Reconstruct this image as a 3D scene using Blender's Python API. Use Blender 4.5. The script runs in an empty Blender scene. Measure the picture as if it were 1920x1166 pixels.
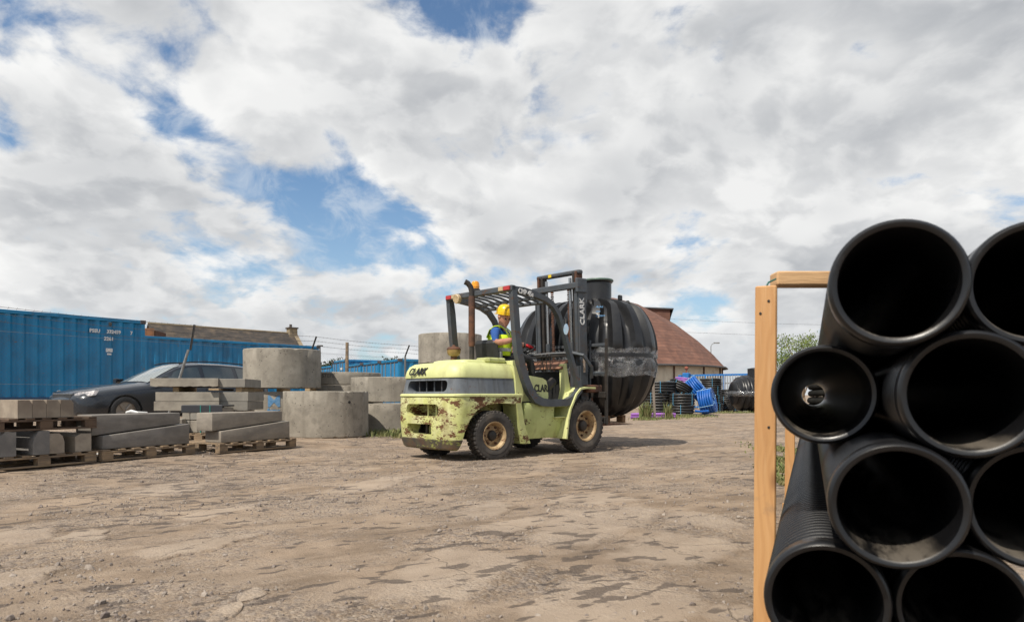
import bpy, bmesh, math, random
import numpy as np
from mathutils import Vector, Matrix, Euler

# ------------------------------------------------------------------ node helper
class S:
    """a node socket with arithmetic"""
    def __init__(s, t, k): s.t, s.k = t, k
    def _m(s, op, o=None, swap=False, o2=None):
        n = s.t.nodes.new('ShaderNodeMath'); n.operation = op
        a = [s, o] if not swap else [o, s]
        if o2 is not None: a.append(o2)
        for i, q in enumerate(a):
            if q is None: continue
            if isinstance(q, S): s.t.links.new(q.k, n.inputs[i])
            else: n.inputs[i].default_value = q
        return S(s.t, n.outputs[0])
    def __add__(s, o): return s._m('ADD', o)
    __radd__ = __add__
    def __mul__(s, o): return s._m('MULTIPLY', o)
    __rmul__ = __mul__
    def __sub__(s, o): return s._m('SUBTRACT', o)
    def __rsub__(s, o): return s._m('SUBTRACT', o, True)
    def __truediv__(s, o): return s._m('DIVIDE', o)
    def max(s, o): return s._m('MAXIMUM', o)
    def min(s, o): return s._m('MINIMUM', o)
    def pow(s, o): return s._m('POWER', o)
    def exp(s): return s._m('EXPONENT')
    def abs(s): return s._m('ABSOLUTE')
    def gt(s, o): return s._m('GREATER_THAN', o)

class NT:
    def __init__(s, tree): s.t = tree; tree.nodes.clear()
    def node(s, typ, ins=None, **kw):
        n = s.t.nodes.new(typ)
        for k, v in kw.items(): setattr(n, k, v)
        for k, v in (ins or {}).items(): s.put(n.inputs[k], v)
        return n
    def put(s, sock, v):
        if isinstance(v, S): s.t.links.new(v.k, sock)
        elif v is not None:
            if isinstance(v, (tuple, list)) and sock.type == 'RGBA' and len(v) == 3: v = (*v, 1)
            sock.default_value = v
    def out(s, n, i=0): return S(s.t, n.outputs[i])
    def coord(s, name='Object'): return s.out(s.node('ShaderNodeTexCoord'), name)
    def attr(s, name, o='Fac'): return s.out(s.node('ShaderNodeAttribute', attribute_name=name), o)
    def rnd(s): return s.out(s.node('ShaderNodeObjectInfo'), 'Random')
    def xyz(s, v):
        n = s.node('ShaderNodeSeparateXYZ', {0: v}); return [s.out(n, i) for i in range(3)]
    def vec(s, x=0., y=0., z=0.): return s.out(s.node('ShaderNodeCombineXYZ', {0: x, 1: y, 2: z}))
    def vm(s, op, a, b=None, o=0):
        n = s.node('ShaderNodeVectorMath', {0: a}, operation=op)
        if b is not None:
            if op == 'SCALE': s.put(n.inputs[3], b)
            else: s.put(n.inputs[1], b)
        return s.out(n, 1 if op in ('DOT_PRODUCT', 'LENGTH', 'DISTANCE') else 0)
    def noise(s, v, scale=1., detail=4., rough=.5, dist=0., o=0):
        return s.out(s.node('ShaderNodeTexNoise', {'Vector': v, 'Scale': scale, 'Detail': detail, 'Roughness': rough, 'Distortion': dist}), o)
    def voro(s, v, scale=1., feature='F1', o='Distance', rand=1.):
        n = s.node('ShaderNodeTexVoronoi', {'Vector': v, 'Scale': scale, 'Randomness': rand}, feature=feature); return s.out(n, o)
    def step(s, a, b, x, lo=0., hi=1., smooth=True):
        return s.out(s.node('ShaderNodeMapRange', {0: x, 1: a, 2: b, 3: lo, 4: hi}, interpolation_type='SMOOTHSTEP' if smooth else 'LINEAR'))
    def mix(s, f, a, b, blend='MIX'):
        n = s.node('ShaderNodeMix', data_type='RGBA', blend_type=blend)
        s.put(n.inputs[0], f); s.put(n.inputs[6], a); s.put(n.inputs[7], b); return s.out(n, 2)
    def bump(s, h, strength=.3, dist=.01):
        return s.out(s.node('ShaderNodeBump', {'Height': h, 'Strength': strength, 'Distance': dist}))

# ------------------------------------------------------------------ camera
F, CX, HY, CAMZ = 1280., 960., 740., .92          # focal length and horizon in pixels of the 1920 px photograph
scene = bpy.context.scene
col = scene.collection
cam = bpy.data.objects.new('camera', bpy.data.cameras.new('camera')); col.objects.link(cam)
cam.location = (0, 0, CAMZ); cam.rotation_euler = (math.radians(90), 0, 0)
cam.data.lens = 24; cam.data.sensor_width = 36; cam.data.shift_y = (HY - 583) / 1920
cam.data.clip_start = .05; cam.data.clip_end = 6000
cam.data.dof.use_dof = True; cam.data.dof.focus_distance = 10.4; cam.data.dof.aperture_fstop = 5.6
scene.camera = cam
scene.view_settings.view_transform = 'Standard'; scene.view_settings.look = 'None'
scene.view_settings.exposure = 0; scene.view_settings.gamma = 1

# ------------------------------------------------------------------ sun and sky
SUN_EL, SUN_H = math.radians(54), Vector((-.60, -.80))       # to the sun: left of and behind the camera
sun_dir = Vector((SUN_H.x * math.cos(SUN_EL), SUN_H.y * math.cos(SUN_EL), math.sin(SUN_EL))).normalized()
sun = bpy.data.objects.new('sun', bpy.data.lights.new('sun', 'SUN')); col.objects.link(sun)
sun.data.energy = 5.0; sun.data.angle = math.radians(.6); sun.data.color = (1, .93, .82)
sun.rotation_euler = sun_dir.to_track_quat('Z', 'Y').to_euler(); sun.location = (-8, -10, 20)

world = bpy.data.worlds.new('World'); scene.world = world; world.use_nodes = True
def build_sky():
    g = NT(world.node_tree)
    sky = g.node('ShaderNodeTexSky', sky_type='NISHITA', sun_disc=False)
    sky.sun_elevation = SUN_EL; sky.sun_rotation = math.atan2(sun_dir.x, sun_dir.y)
    sky.air_density = 1.1; sky.dust_density = .6; sky.ozone_density = 1.6
    blue = g.mix(1., g.out(sky), (.10, .115, .125), 'MULTIPLY')
    d = g.coord('Generated'); x, y, z = g.xyz(d)
    zz = z.max(0.) + .42
    p = g.vec(x / zz, y / zz, z * .6)
    wn = g.noise(g.vm('ADD', p, (11.3, 4.1, 2.)), 2.2, 3., .5, o=1)
    p = g.vm('ADD', p, g.vm('SCALE', g.vm('SUBTRACT', wn, (.5, .5, .5)), .16))
    def blob(px, py, w, amp):
        v = Vector(((px - CX) / F, 1, (HY - py) / F)).normalized()
        c = g.vm('DOT_PRODUCT', d, tuple(v))
        return ((c - 1.) * (2. / (w * w))).exp() * amp
    # openings in the cloud deck (negative) and thick banks (positive), by direction
    bl = [(300, 215, .04, -.09), (350, 255, .04, -.10), (410, 320, .045, -.09), (480, 345, .055, -.085), (570, 370, .055, -.085), (670, 395, .05, -.09), (600, 450, .05, -.04), (600, 440, .09, -.06),
          (800, 15, .05, -.10), (860, 30, .04, -.06), (930, 0, .05, -.10), (860, 108, .035, -.08), (905, 125, .02, -.07), (1342, 90, .02, -.09), (1350, 115, .014, -.06), (1640, 125, .03, -.05), (1790, 95, .03, -.04), (1660, 60, .12, .10), (1850, 40, .10, .06),
          (1230, 395, .035, -.06), (1120, 430, .03, -.06), (1330, 380, .08, .05), (1000, 480, .05, -.05), (20, 20, .04, -.09), (5, 255, .02, -.16), (380, 500, .06, -.04),
          (150, 110, .14, .07), (250, 380, .12, .08), (560, 110, .14, .08), (700, 260, .12, .08), (1050, 230, .16, .07), (1500, 270, .2, .09), (1200, 300, .12, .06), (900, 420, .06, .05), (1700, 420, .12, .06), (150, 480, .10, .05), (560, 300, .05, .03)]
    bias = None
    for b in bl:
        q = blob(*b); bias = q if bias is None else bias + q
    def puff(pp, sc):          # rounded heads, two sizes
        r = None
        for k, w in ((1., .62), (2.7, .38)):
            n = g.node('ShaderNodeTexVoronoi', {'Vector': pp, 'Scale': sc * k}, feature='F1')
            q = (1. - g.out(n, 'Distance') * 1.25) * w; r = q if r is None else r + q
        return r
    def fbm(pp): return g.noise(pp, 3.4, 8., .57) * .74 + puff(g.vm('ADD', pp, g.vm('SCALE', g.noise(pp, 16., 3., .6, o=1), .055)), 6.) * .26
    n0 = fbm(p)
    up = (-.035, -.045, .012)
    n1 = fbm(g.vm('ADD', g.vm('SCALE', p, .965), up))          # a little higher in the sky and towards the sun
    big0 = g.noise(p, 2.4, 3., .5); big1 = g.noise(g.vm('SCALE', p, .86), 2.4, 3., .5)
    dens = n0 + bias
    cover = g.step(.345, .505, dens + (g.noise(p, 20., 5., .65) - .5) * .20)
    thick = g.step(.44, .66, dens)
    rim = g.step(-.075, .085, n0 - n1)
    body = g.step(-.16, .16, big0 - big1)
    lit = rim * .42 + body * .46 + (1. - thick) * .30
    c = g.mix(lit.min(1.), (.43, .45, .48), (.94, .94, .93))
    c = g.mix(g.step(.14, .0, z) * .5, c, (.66, .70, .745))                # far cloud seen through the air
    blue = g.mix(g.step(.30, .0, z) * .5, blue, (.50, .64, .78))
    veil = g.step(.42, .72, g.noise(g.vm('MULTIPLY', p, (1.6, 1., 1.)), 7., 7., .62, .6))       # thin high streaks in the openings
    blue = g.mix(veil * .55, blue, (.74, .79, .84))
    c = g.mix(cover, blue, c)
    bg = g.node('ShaderNodeBackground', {0: c, 1: 1.})
    g.t.links.new(bg.outputs[0], g.node('ShaderNodeOutputWorld').inputs[0])
world.cycles.sampling_method = 'MANUAL'; world.cycles.sample_map_resolution = 512
build_sky()
# ------------------------------------------------------------------ geometry helpers
rng = random.Random(7)
def P(px, py, d): return Vector(((px - CX) / F * d, d, CAMZ - (py - HY) / F * d))      # a point seen at a pixel, d metres away
def rotz(a): return Matrix.Rotation(a, 4, 'Z')

class MB:
    """collects shapes for one mesh"""
    def __init__(s): s.v, s.f = [], []
    def add(s, vs, fs, M=None):
        b = len(s.v)
        s.v += [tuple(M @ Vector(p)) for p in vs] if M is not None else [tuple(p) for p in vs]
        s.f += [tuple(i + b for i in f) for f in fs]
        return s
    def box(s, c, d, bev=0., M=None, rot=None):
        hx, hy, hz = d[0] / 2, d[1] / 2, d[2] / 2
        b = min(bev, hx * .9, hy * .9, hz * .9)
        vs, fs = [], []
        if b <= 0:
            vs = [(x, y, z) for x in (-hx, hx) for y in (-hy, hy) for z in (-hz, hz)]
            fs = [(0, 1, 3, 2), (4, 6, 7, 5), (0, 4, 5, 1), (2, 3, 7, 6), (0, 2, 6, 4), (1, 5, 7, 3)]
        else:
            idx = {}
            for sx in (-1, 1):
                for sy in (-1, 1):
                    for sz in (-1, 1):
                        for a in range(3):
                            p = [sx * (hx - b), sy * (hy - b), sz * (hz - b)]; p[a] = (sx * hx, sy * hy, sz * hz)[a]
                            idx[sx, sy, sz, a] = len(vs); vs.append(tuple(p))
            for a in range(3):
                o = [i for i in range(3) if i != a]
                for sg in (-1, 1):
                    q = []
                    for u, w in ((-1, -1), (1, -1), (1, 1), (-1, 1)):
                        k = [0, 0, 0]; k[a] = sg; k[o[0]] = u; k[o[1]] = w; q.append(idx[k[0], k[1], k[2], a])
                    if (sg > 0) == (a == 1): q.reverse()
                    fs.append(tuple(q))
            for a in range(3):
                o = [i for i in range(3) if i != a]
                for u in (-1, 1):
                    for w in (-1, 1):
                        def K(e, ax):
                            k = [0, 0, 0]; k[a] = e; k[o[0]] = u; k[o[1]] = w; return idx[k[0], k[1], k[2], ax]
                        fs.append((K(-1, o[0]), K(1, o[0]), K(1, o[1]), K(-1, o[1])))
            for sx in (-1, 1):
                for sy in (-1, 1):
                    for sz in (-1, 1): fs.append((idx[sx, sy, sz, 0], idx[sx, sy, sz, 1], idx[sx, sy, sz, 2]))
        T = Matrix.Translation(c)
        if rot is not None: T = T @ (rot if isinstance(rot, Matrix) else Euler(rot).to_matrix().to_4x4())
        return s.add(vs, fs, (M @ T) if M is not None else T)
    def tube(s, path, r, n=10, closed=False, M=None, flat=None):
        """round bar along a path; r a number or one per point"""
        pts = [Vector(p) for p in path]; m = len(pts)
        rs = r if isinstance(r, (list, tuple)) else [r] * m
        vs, fs = [], []
        up = None
        for i in range(m):
            if closed: t = pts[(i + 1) % m] - pts[i - 1]
            else: t = pts[min(i + 1, m - 1)] - pts[max(i - 1, 0)]
            t.normalize()
            if up is None:
                up = Vector((0, 0, 1)) if abs(t.z) < .9 else Vector((1, 0, 0))
            a = (up - t * up.dot(t)).normalized(); b = t.cross(a); up = a
            for k in range(n):
                th = 2 * math.pi * k / n
                vs.append(pts[i] + (a * math.cos(th) + b * math.sin(th)) * rs[i])
        for i in range(m if closed else m - 1):
            j = (i + 1) % m
            for k in range(n):
                l = (k + 1) % n
                fs.append((i * n + k, i * n + l, j * n + l, j * n + k))
        if not closed:
            fs.append(tuple(range(n - 1, -1, -1))); fs.append(tuple((m - 1) * n + k for k in range(n)))
        return s.add(vs, fs, M)
    def lathe(s, prof, n=32, M=None, closed=False):
        """profile of (r, z) turned about z"""
        vs, fs = [], []; m = len(prof)
        for r, z in prof:
            for k in range(n):
                th = 2 * math.pi * k / n; vs.append((r * math.cos(th), r * math.sin(th), z))
        for i in range(m if closed else m - 1):
            j = (i + 1) % m
            for k in range(n):
                l = (k + 1) % n; fs.append((i * n + k, i * n + l, j * n + l, j * n + k))
        if not closed:
            if prof[0][0] > 1e-5: fs.append(tuple(range(n - 1, -1, -1)))
            if prof[-1][0] > 1e-5: fs.append(tuple((m - 1) * n + k for k in range(n)))
        return s.add(vs, fs, M)
    def prism(s, poly, y0, y1, M=None):
        """polygon in x,z extruded along y"""
        n = len(poly)
        vs = [(x, y0, z) for x, z in poly] + [(x, y1, z) for x, z in poly]
        fs = [tuple(range(n)), tuple(range(2 * n - 1, n - 1, -1))]
        fs += [((i + 1) % n, i, n + i, n + (i + 1) % n) for i in range(n)]
        return s.add(vs, fs, M)
    def band(s, path, w, y0, y1, M=None, closed=False):
        """flat bar of width w following a path in x,z, from y0 to y1"""
        pts = [Vector((p[0], p[1])) for p in path]; m = len(pts); L, R = [], []
        for i in range(m):
            t = (pts[(i + 1) % m] - pts[i - 1]) if closed else (pts[min(i + 1, m - 1)] - pts[max(i - 1, 0)])
            t.normalize(); nn = Vector((-t.y, t.x)) * (w[i] if isinstance(w, (list, tuple)) else w) / 2
            L.append(pts[i] + nn); R.append(pts[i] - nn)
        vs = []
        for i in range(m):
            vs += [(L[i].x, y0, L[i].y), (R[i].x, y0, R[i].y), (R[i].x, y1, R[i].y), (L[i].x, y1, L[i].y)]
        fs = []
        for i in range(m if closed else m - 1):
            a, b = i * 4, ((i + 1) % m) * 4
            for k in range(4): fs.append((a + k, b + k, b + (k + 1) % 4, a + (k + 1) % 4))
        if not closed: fs += [(0, 1, 2, 3), (m * 4 - 1, m * 4 - 2, m * 4 - 3, m * 4 - 4)]
        return s.add(vs, fs, M)
    def loft(s, rings, M=None, cap=True, closed=True):
        n = len(rings[0]); vs = [p for r in rings for p in r]; fs = []
        for i in range(len(rings) - 1):
            for k in range(n if closed else n - 1):
                l = (k + 1) % n; fs.append((i * n + k, i * n + l, (i + 1) * n + l, (i + 1) * n + k))
        if cap: fs += [tuple(range(n - 1, -1, -1)), tuple((len(rings) - 1) * n + k for k in range(n))]
        return s.add(vs, fs, M)
    def mesh(s, name, smooth=35):
        me = bpy.data.meshes.new(name); me.from_pydata(s.v, [], s.f)
        bm = bmesh.new(); bm.from_mesh(me); bmesh.ops.recalc_face_normals(bm, faces=bm.faces); bm.to_mesh(me); bm.free()
        if smooth:
            me.shade_smooth(); me.set_sharp_from_angle(angle=math.radians(smooth))
        return me
    def build(s, name, mat, parent=None, smooth=35, loc=None, rot=None):
        me = s.mesh(name, smooth); me.materials.append(mat)
        return put(name, me, parent, loc, rot)

def put(name, me, parent=None, loc=None, rot=None):
    o = bpy.data.objects.new(name, me); col.objects.link(o)
    if parent is not None: o.parent = parent
    if loc is not None: o.location = loc
    if rot is not None: o.rotation_euler = rot
    return o
def tag(o, label=None, cat=None, group=None, kind=None):
    if label: o['label'] = label
    if cat: o['category'] = cat
    if group: o['group'] = group
    if kind: o['kind'] = kind
    return o
def empty(name, loc=(0, 0, 0), rz=0., label=None, cat=None, group=None):
    o = bpy.data.objects.new(name, None); col.objects.link(o); o.location = loc; o.rotation_euler = (0, 0, rz)
    o.empty_display_size = .2
    return tag(o, label, cat, group)
def copy_tree(o, parent=None):
    c = o.copy(); col.objects.link(c); c.parent = parent
    for ch in list(o.children): copy_tree(ch, c)
    return c
def cut(o, cutters):
    """boolean difference, applied, cutters removed"""
    bpy.context.view_layer.update()
    for me in cutters:
        k = bpy.data.objects.new('cutter', me); col.objects.link(k)
        k.matrix_world = o.matrix_world
        m = o.modifiers.new('cut', 'BOOLEAN'); m.operation = 'DIFFERENCE'; m.solver = 'EXACT'; m.object = k
        bpy.context.view_layer.update()
        dg = bpy.context.evaluated_depsgraph_get()
        new = bpy.data.meshes.new_from_object(o.evaluated_get(dg))
        o.modifiers.clear(); o.data = new
        bpy.data.objects.remove(k)
    o.data.shade_smooth(); o.data.set_sharp_from_angle(angle=math.radians(32))
def baked(o):
    """apply an object's modifiers to its mesh"""
    bpy.context.view_layer.update()
    dg = bpy.context.evaluated_depsgraph_get()
    me = bpy.data.meshes.new_from_object(o.evaluated_get(dg)); o.modifiers.clear(); o.data = me
    return o
def lettering(text, size, mat, parent, M, depth=.003, shear=0., xs=1., name='lettering', bold=0.):
    """flat raised letters; M places x (reading direction), y (up), z (out)"""
    cu = bpy.data.curves.new(name, 'FONT'); cu.body = text; cu.size = size; cu.extrude = depth; cu.shear = shear; cu.offset = bold
    cu.resolution_u = 3
    t = bpy.data.objects.new(name, cu); col.objects.link(t)
    bpy.context.view_layer.update()
    me = bpy.data.meshes.new_from_object(t.evaluated_get(bpy.context.evaluated_depsgraph_get()))
    bpy.data.objects.remove(t)
    me.transform(M @ Matrix.Diagonal((xs, 1, 1, 1))); me.materials.clear(); me.materials.append(mat)
    return put(name, me, parent)
def frame(o, x, z):
    """matrix with given reading direction x and outward normal z"""
    x = Vector(x).normalized(); z = Vector(z).normalized(); y = z.cross(x).normalized(); x = y.cross(z)
    m = Matrix.Identity(4)
    for i in range(3): m[i][0], m[i][1], m[i][2], m[i][3] = x[i], y[i], z[i], o[i]
    return m

# value noise for terrain
_tab = np.random.RandomState(3).rand(256, 256)
def vnoise(x, y):
    xi, yi = np.floor(x).astype(int), np.floor(y).astype(int); fx, fy = x - xi, y - yi
    fx, fy = fx * fx * (3 - 2 * fx), fy * fy * (3 - 2 * fy)
    a, b = _tab[xi % 256, yi % 256], _tab[(xi + 1) % 256, yi % 256]
    c, d = _tab[xi % 256, (yi + 1) % 256], _tab[(xi + 1) % 256, (yi + 1) % 256]
    return (a * (1 - fx) + b * fx) * (1 - fy) + (c * (1 - fx) + d * fx) * fy - .5
def sst(a, b, x):
    t = np.clip((x - a) / (b - a), 0, 1); return t * t * (3 - 2 * t)
def base_h(x, y):
    s = (x + 6.8) * -.85 + (y - 14.3) * .53
    m = sst(0., -4., x)
    return .13 * sst(-6.5, -3., s) * sst(2., -2., x) + m * (.12 * sst(-2., 1., s) + .45 * sst(2.8, 5.5, s) * sst(-7., -9.5, x) * sst(39., 35., y))
def ground_h(x, y, fine=True):
    x, y = np.asarray(x, float), np.asarray(y, float)
    h = base_h(x, y) + .035 * vnoise(x * .45 + 9, y * .45) + .022 * vnoise(x * 1.3, y * 1.3 + 40)
    if fine:
        # tyre tracks running from the left foreground towards the back right
        q = (x * .55 - y * .83)
        h = h + .008 * vnoise(q * 3.2, (x * .83 + y * .55) * .5)
        h = h + .010 * vnoise(x * 5, y * 5) + .007 * vnoise(x * 13, y * 13) + .004 * vnoise(x * 29, y * 29)
    return h
def gz(x, y): return float(ground_h(x, y, False))

# ------------------------------------------------------------------ materials
def mat(name, c1, c2=None, scale=4., rough=.6, metal=0., bump=0., bscale=30., detail=5., chip=None, dirt=None, streak=None, coat=0., spec=.5, contrast=(.35, .65), stretch=None, rvar=0., extra=None):
    """procedural surface: two tones by noise, optional chips (colour, scale, threshold), dirt (colour, scale, amount), vertical streaks"""
    m = bpy.data.materials.new(name); m.use_nodes = True; g = NT(m.node_tree)
    v = g.coord('Object'); r = g.rnd()
    v = g.vm('ADD', v, g.vec(r * 37., r * 91., r * 53.))
    vs = g.vm('MULTIPLY', v, stretch) if stretch else v
    n = g.noise(vs, scale, detail, .6)
    c = g.mix(g.step(contrast[0], contrast[1], n), c1, c2 or c1)
    rg = rough
    h = g.noise(vs, bscale, 4., .6)
    if streak:
        sc, ss, amt = streak
        q = g.noise(g.vm('MULTIPLY', v, (ss, ss, ss * .06)), 1., 4., .6)
        c = g.mix(g.step(.5, .72, q) * amt, c, sc)
    if dirt:
        dc, ds, amt = dirt
        q = g.noise(g.vm('ADD', v, (5.1, 2.2, 7.7)), ds, 7., .62)
        c = g.mix(g.step(.45, .72, q) * amt, c, dc)
    if chip:
        cc, cs, th = chip
        cv = g.vm('ADD', g.vm('MULTIPLY', v, (1., 1., 2.4)), (1.3, 8.2, 3.1))
        q = g.noise(cv, cs * .5, 6., .6) * .55 + g.noise(cv, cs * 3.2, 8., .7) * .45
        k = g.step(th, th + .025, q)
        c = g.mix(k, c, g.mix(g.noise(v, cs * 3, 3.), cc, tuple(a * .45 for a in cc)))
        rg = k * (.85 - rough) + rough
        h = h - k * .8
    if rvar: rg = (n - .5) * rvar + rough
    b = g.node('ShaderNodeBsdfPrincipled', {'Base Color': c, 'Roughness': rg, 'Metallic': metal, 'Coat Weight': coat, 'Specular IOR Level': spec})
    if coat: b.inputs['Coat Roughness'].default_value = .08
    if bump: g.put(b.inputs['Normal'], g.bump(h, bump, .01))
    if extra: extra(g, b, v)
    g.t.links.new(b.outputs[0], g.node('ShaderNodeOutputMaterial').inputs[0])
    return m
M = {}
M['concrete'] = mat('concrete', (.27, .25, .215), (.215, .20, .175), 2.2, .9, bump=.35, bscale=55, dirt=((.13, .12, .105), 5., .45), streak=((.17, .16, .14), 5., .5), detail=9)
M['concrete_dark'] = mat('concrete_dark', (.17, .155, .135), (.115, .105, .095), 3., .85, bump=.25, bscale=40, dirt=((.30, .28, .25), 4., .35), stretch=(1., 1., 3.), detail=8)
M['concrete_pale'] = mat('concrete_pale', (.31, .28, .23), (.23, .205, .17), 3., .9, bump=.3, bscale=50, dirt=((.14, .12, .10), 5., .5), detail=9)
M['pallet'] = mat('pallet_wood', (.30, .21, .125), (.17, .125, .085), 3., .85, bump=.4, bscale=20, stretch=(1., 6., 6.), dirt=((.09, .075, .06), 4., .5))
def wood_extra(g, b, v):
    x, y, z = g.xyz(v)
    wob = g.noise(g.vm('MULTIPLY', v, (3., 3., 1.2)), 1., 3., .5)
    kn = g.voro(g.vm('MULTIPLY', v, (7., 7., 2.6)), 1., 'F1')
    knot = g.step(.16, .06, kn)
    grain = ((x * 260. + y * 190. + wob * 46. + g.step(.55, .0, kn) * 7.)._m('SINE')) * .5 + .5
    fib = g.noise(g.vm('MULTIPLY', v, (160., 160., 5.)), 1., 4., .6)
    base = S(g.t, b.inputs['Base Color'].links[0].from_socket)
    c = g.mix(g.step(.35, 1., grain) * .30, base, (.42, .20, .07))
    c = g.mix(g.step(.5, .75, fib) * .25, c, (.74, .50, .28))
    c = g.mix(knot * .8, c, (.16, .06, .022))
    c = g.mix(g.step(.58, .74, g.noise(v, 7., 6., .65)) * .35, c, (.20, .14, .10))
    g.put(b.inputs['Base Color'], c); g.put(b.inputs['Normal'], g.bump(fib * .6 + grain * .3, .35, .004))
M['timber'] = mat('new_timber', (.60, .335, .14), (.50, .265, .105), 1.4, .7, stretch=(2., 2., .6), extra=wood_extra)
M['black_hdpe'] = mat('black_plastic_pipe', (.008, .008, .0085), (.013, .013, .014), 6., .34, bump=.04, bscale=60, dirt=((.035, .032, .028), 3., .25), spec=.45)
M['black_tank'] = mat('black_tank_plastic', (.009, .009, .010), (.015, .015, .016), 5., .36, bump=.05, bscale=40, dirt=((.03, .028, .026), 2.5, .15), spec=.5)
M['steel_grey'] = mat('grey_painted_steel', (.062, .072, .084), (.045, .053, .062), 5., .5, bump=.08, chip=((.14, .065, .03), 9., .585), dirt=((.085, .065, .05), 4., .5))
M['lime'] = mat('lime_paint', (.64, .66, .31), (.57, .60, .26), 2., .5, bump=.08, chip=((.15, .06, .025), 7., .60), dirt=((.30, .28, .11), 3., .4), streak=((.33, .30, .13), 6., .35))
M['lime_worn'] = mat('worn_lime_paint', (.55, .58, .20), (.60, .60, .32), 3., .55, bump=.25, chip=((.17, .075, .03), 7.5, .515), dirt=((.24, .21, .07), 5., .65), streak=((.22, .13, .05), 7., .45))
M['lime_dirty'] = mat('dirty_lime_paint', (.42, .45, .17), (.48, .51, .22), 3., .5, bump=.1, chip=((.15, .07, .03), 6., .565), dirt=((.15, .13, .06), 3., .6))
M['rust'] = mat('rusty_steel', (.13, .055, .03), (.06, .03, .02), 9., .85, bump=.4, bscale=60)
M['dark_steel'] = mat('dark_greasy_steel', (.03, .028, .026), (.055, .045, .038), 6., .55, metal=.4, bump=.15)
M['black'] = mat('black_vinyl', (.012, .012, .012), (.02, .02, .02), 6., .55, bump=.1)
M['rubber'] = mat('tyre_rubber', (.055, .048, .042), (.032, .03, .028), 6., .9, bump=.3, dirt=((.13, .11, .09), 4., .6))
M['rim'] = mat('rusty_cream_rim', (.42, .31, .17), (.30, .19, .09), 7., .6, bump=.2, chip=((.16, .065, .025), 9., .54), metal=.1)
M['white_print'] = mat('white_print', (.72, .72, .70), (.55, .55, .54), 20., .7)
M['black_print'] = mat('black_print', (.012, .012, .012), None, 10., .6)
M['blue_print'] = mat('blue_print', (.07, .20, .38), (.13, .26, .42), 25., .8)
M['red_lens'] = mat('red_lens', (.42, .03, .03), (.30, .02, .02), 6., .2)
M['amber'] = mat('amber_lens', (.80, .33, .015), (.70, .26, .01), 6., .18, coat=.4)
M['clear_lens'] = mat('dull_clear_lens', (.55, .42, .24), (.42, .32, .2), 20., .35)
# ------------------------------------------------------------------ the yard
def ground_nodes(g, slab=False):
    """dirt, fines and gravel; on slabs old concrete with grit blown over it"""
    v = g.coord('Object')
    big = g.noise(v, .35, 4., .55); mid = g.noise(v, 1.6, 7., .62)
    track = g.noise(g.vm('MULTIPLY', g.out(g.node('ShaderNodeVectorRotate', {'Vector': v, 'Angle': -.585}, rotation_type='Z_AXIS')), (.32, 2.4, 1.)), 1.1, 6., .6)
    fine = g.noise(v, 46., 6., .7); grit = g.noise(v, 150., 3., .7)
    c = g.mix(g.step(.38, .64, mid), (.225, .165, .114), (.365, .275, .198))
    c = g.mix(g.step(.47, .62, track) * .6, c, (.405, .315, .235))
    c = g.mix(g.step(.50, .66, big) * .55, c, (.165, .123, .09))
    # loose stone: many small tones
    cell = g.node('ShaderNodeTexVoronoi', {'Vector': v, 'Scale': 62.})
    cellc = g.out(cell, 'Color'); cx, cy, cz = g.xyz(cellc)
    stone = g.mix(cx, (.13, .10, .085), (.48, .40, .32))
    cell2 = g.node('ShaderNodeTexVoronoi', {'Vector': v, 'Scale': 27.})
    c2x, c2y, c2z = g.xyz(g.out(cell2, 'Color'))
    stone2 = g.mix(c2x, (.13, .105, .095), (.36, .30, .25))
    loose = g.step(.40, .60, g.noise(g.vm('ADD', v, (3., 7., 0.)), .9, 6., .6))
    c = g.mix(loose * .55 * g.step(.25, .6, cy), c, stone)
    c = g.mix(loose * .6 * g.step(.62, .7, c2y), c, stone2)
    h = fine * .7 + grit * .3 + loose * (1. - g.out(cell, 'Distance')) * .5 + loose * g.step(.62, .7, c2y) * (1. - g.out(cell2, 'Distance')) * .8
    if slab:
        e = g.attr('edge')
        q = e + (g.noise(v, 3.2, 8., .68) - .5) * 1.7
        on = g.step(.25, .95, q) * .62
        cc = g.mix(g.step(.36, .66, g.noise(v, 2.2, 8., .6)), (.31, .245, .187), (.385, .312, .243))
        cc = g.mix(g.step(.55, .75, fine) * .35, cc, (.24, .20, .165))
        crack = g.step(.012, .0, g.voro(g.vm('ADD', v, g.vm('SCALE', g.noise(v, 3., 5., .6, o=1), .25)), .85, 'DISTANCE_TO_EDGE'))
        cc = g.mix(crack * .22, cc, (.13, .105, .085))
        c = g.mix(on, c, cc)
        h = h * (1. - on * .8) + on * .25 - crack * on * .5
    # damp and oily marks
    dv = g.vm('MULTIPLY', g.out(g.node('ShaderNodeVectorRotate', {'Vector': v, 'Angle': -.5}, rotation_type='Z_AXIS')), (.75, 1.5, 1.))
    dn = g.noise(dv, 5.6, 5., .5) + (g.noise(v, .42, 2., .5) - .5) * .42
    damp = g.step(.578, .613, dn)
    c = g.mix(damp * .72, c, (.075, .055, .043))
    rg = .93 - damp * .28
    b = g.node('ShaderNodeBsdfPrincipled', {'Base Color': c, 'Roughness': rg, 'Specular IOR Level': .3})
    g.put(b.inputs['Normal'], g.bump(h, .9, .03))
    g.t.links.new(b.outputs[0], g.node('ShaderNodeOutputMaterial').inputs[0])
for nm, sl in (('yard_dirt', False), ('yard_slab', True)):
    M[nm] = bpy.data.materials.new(nm); M[nm].use_nodes = True; ground_nodes(NT(M[nm].node_tree), sl)

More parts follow.
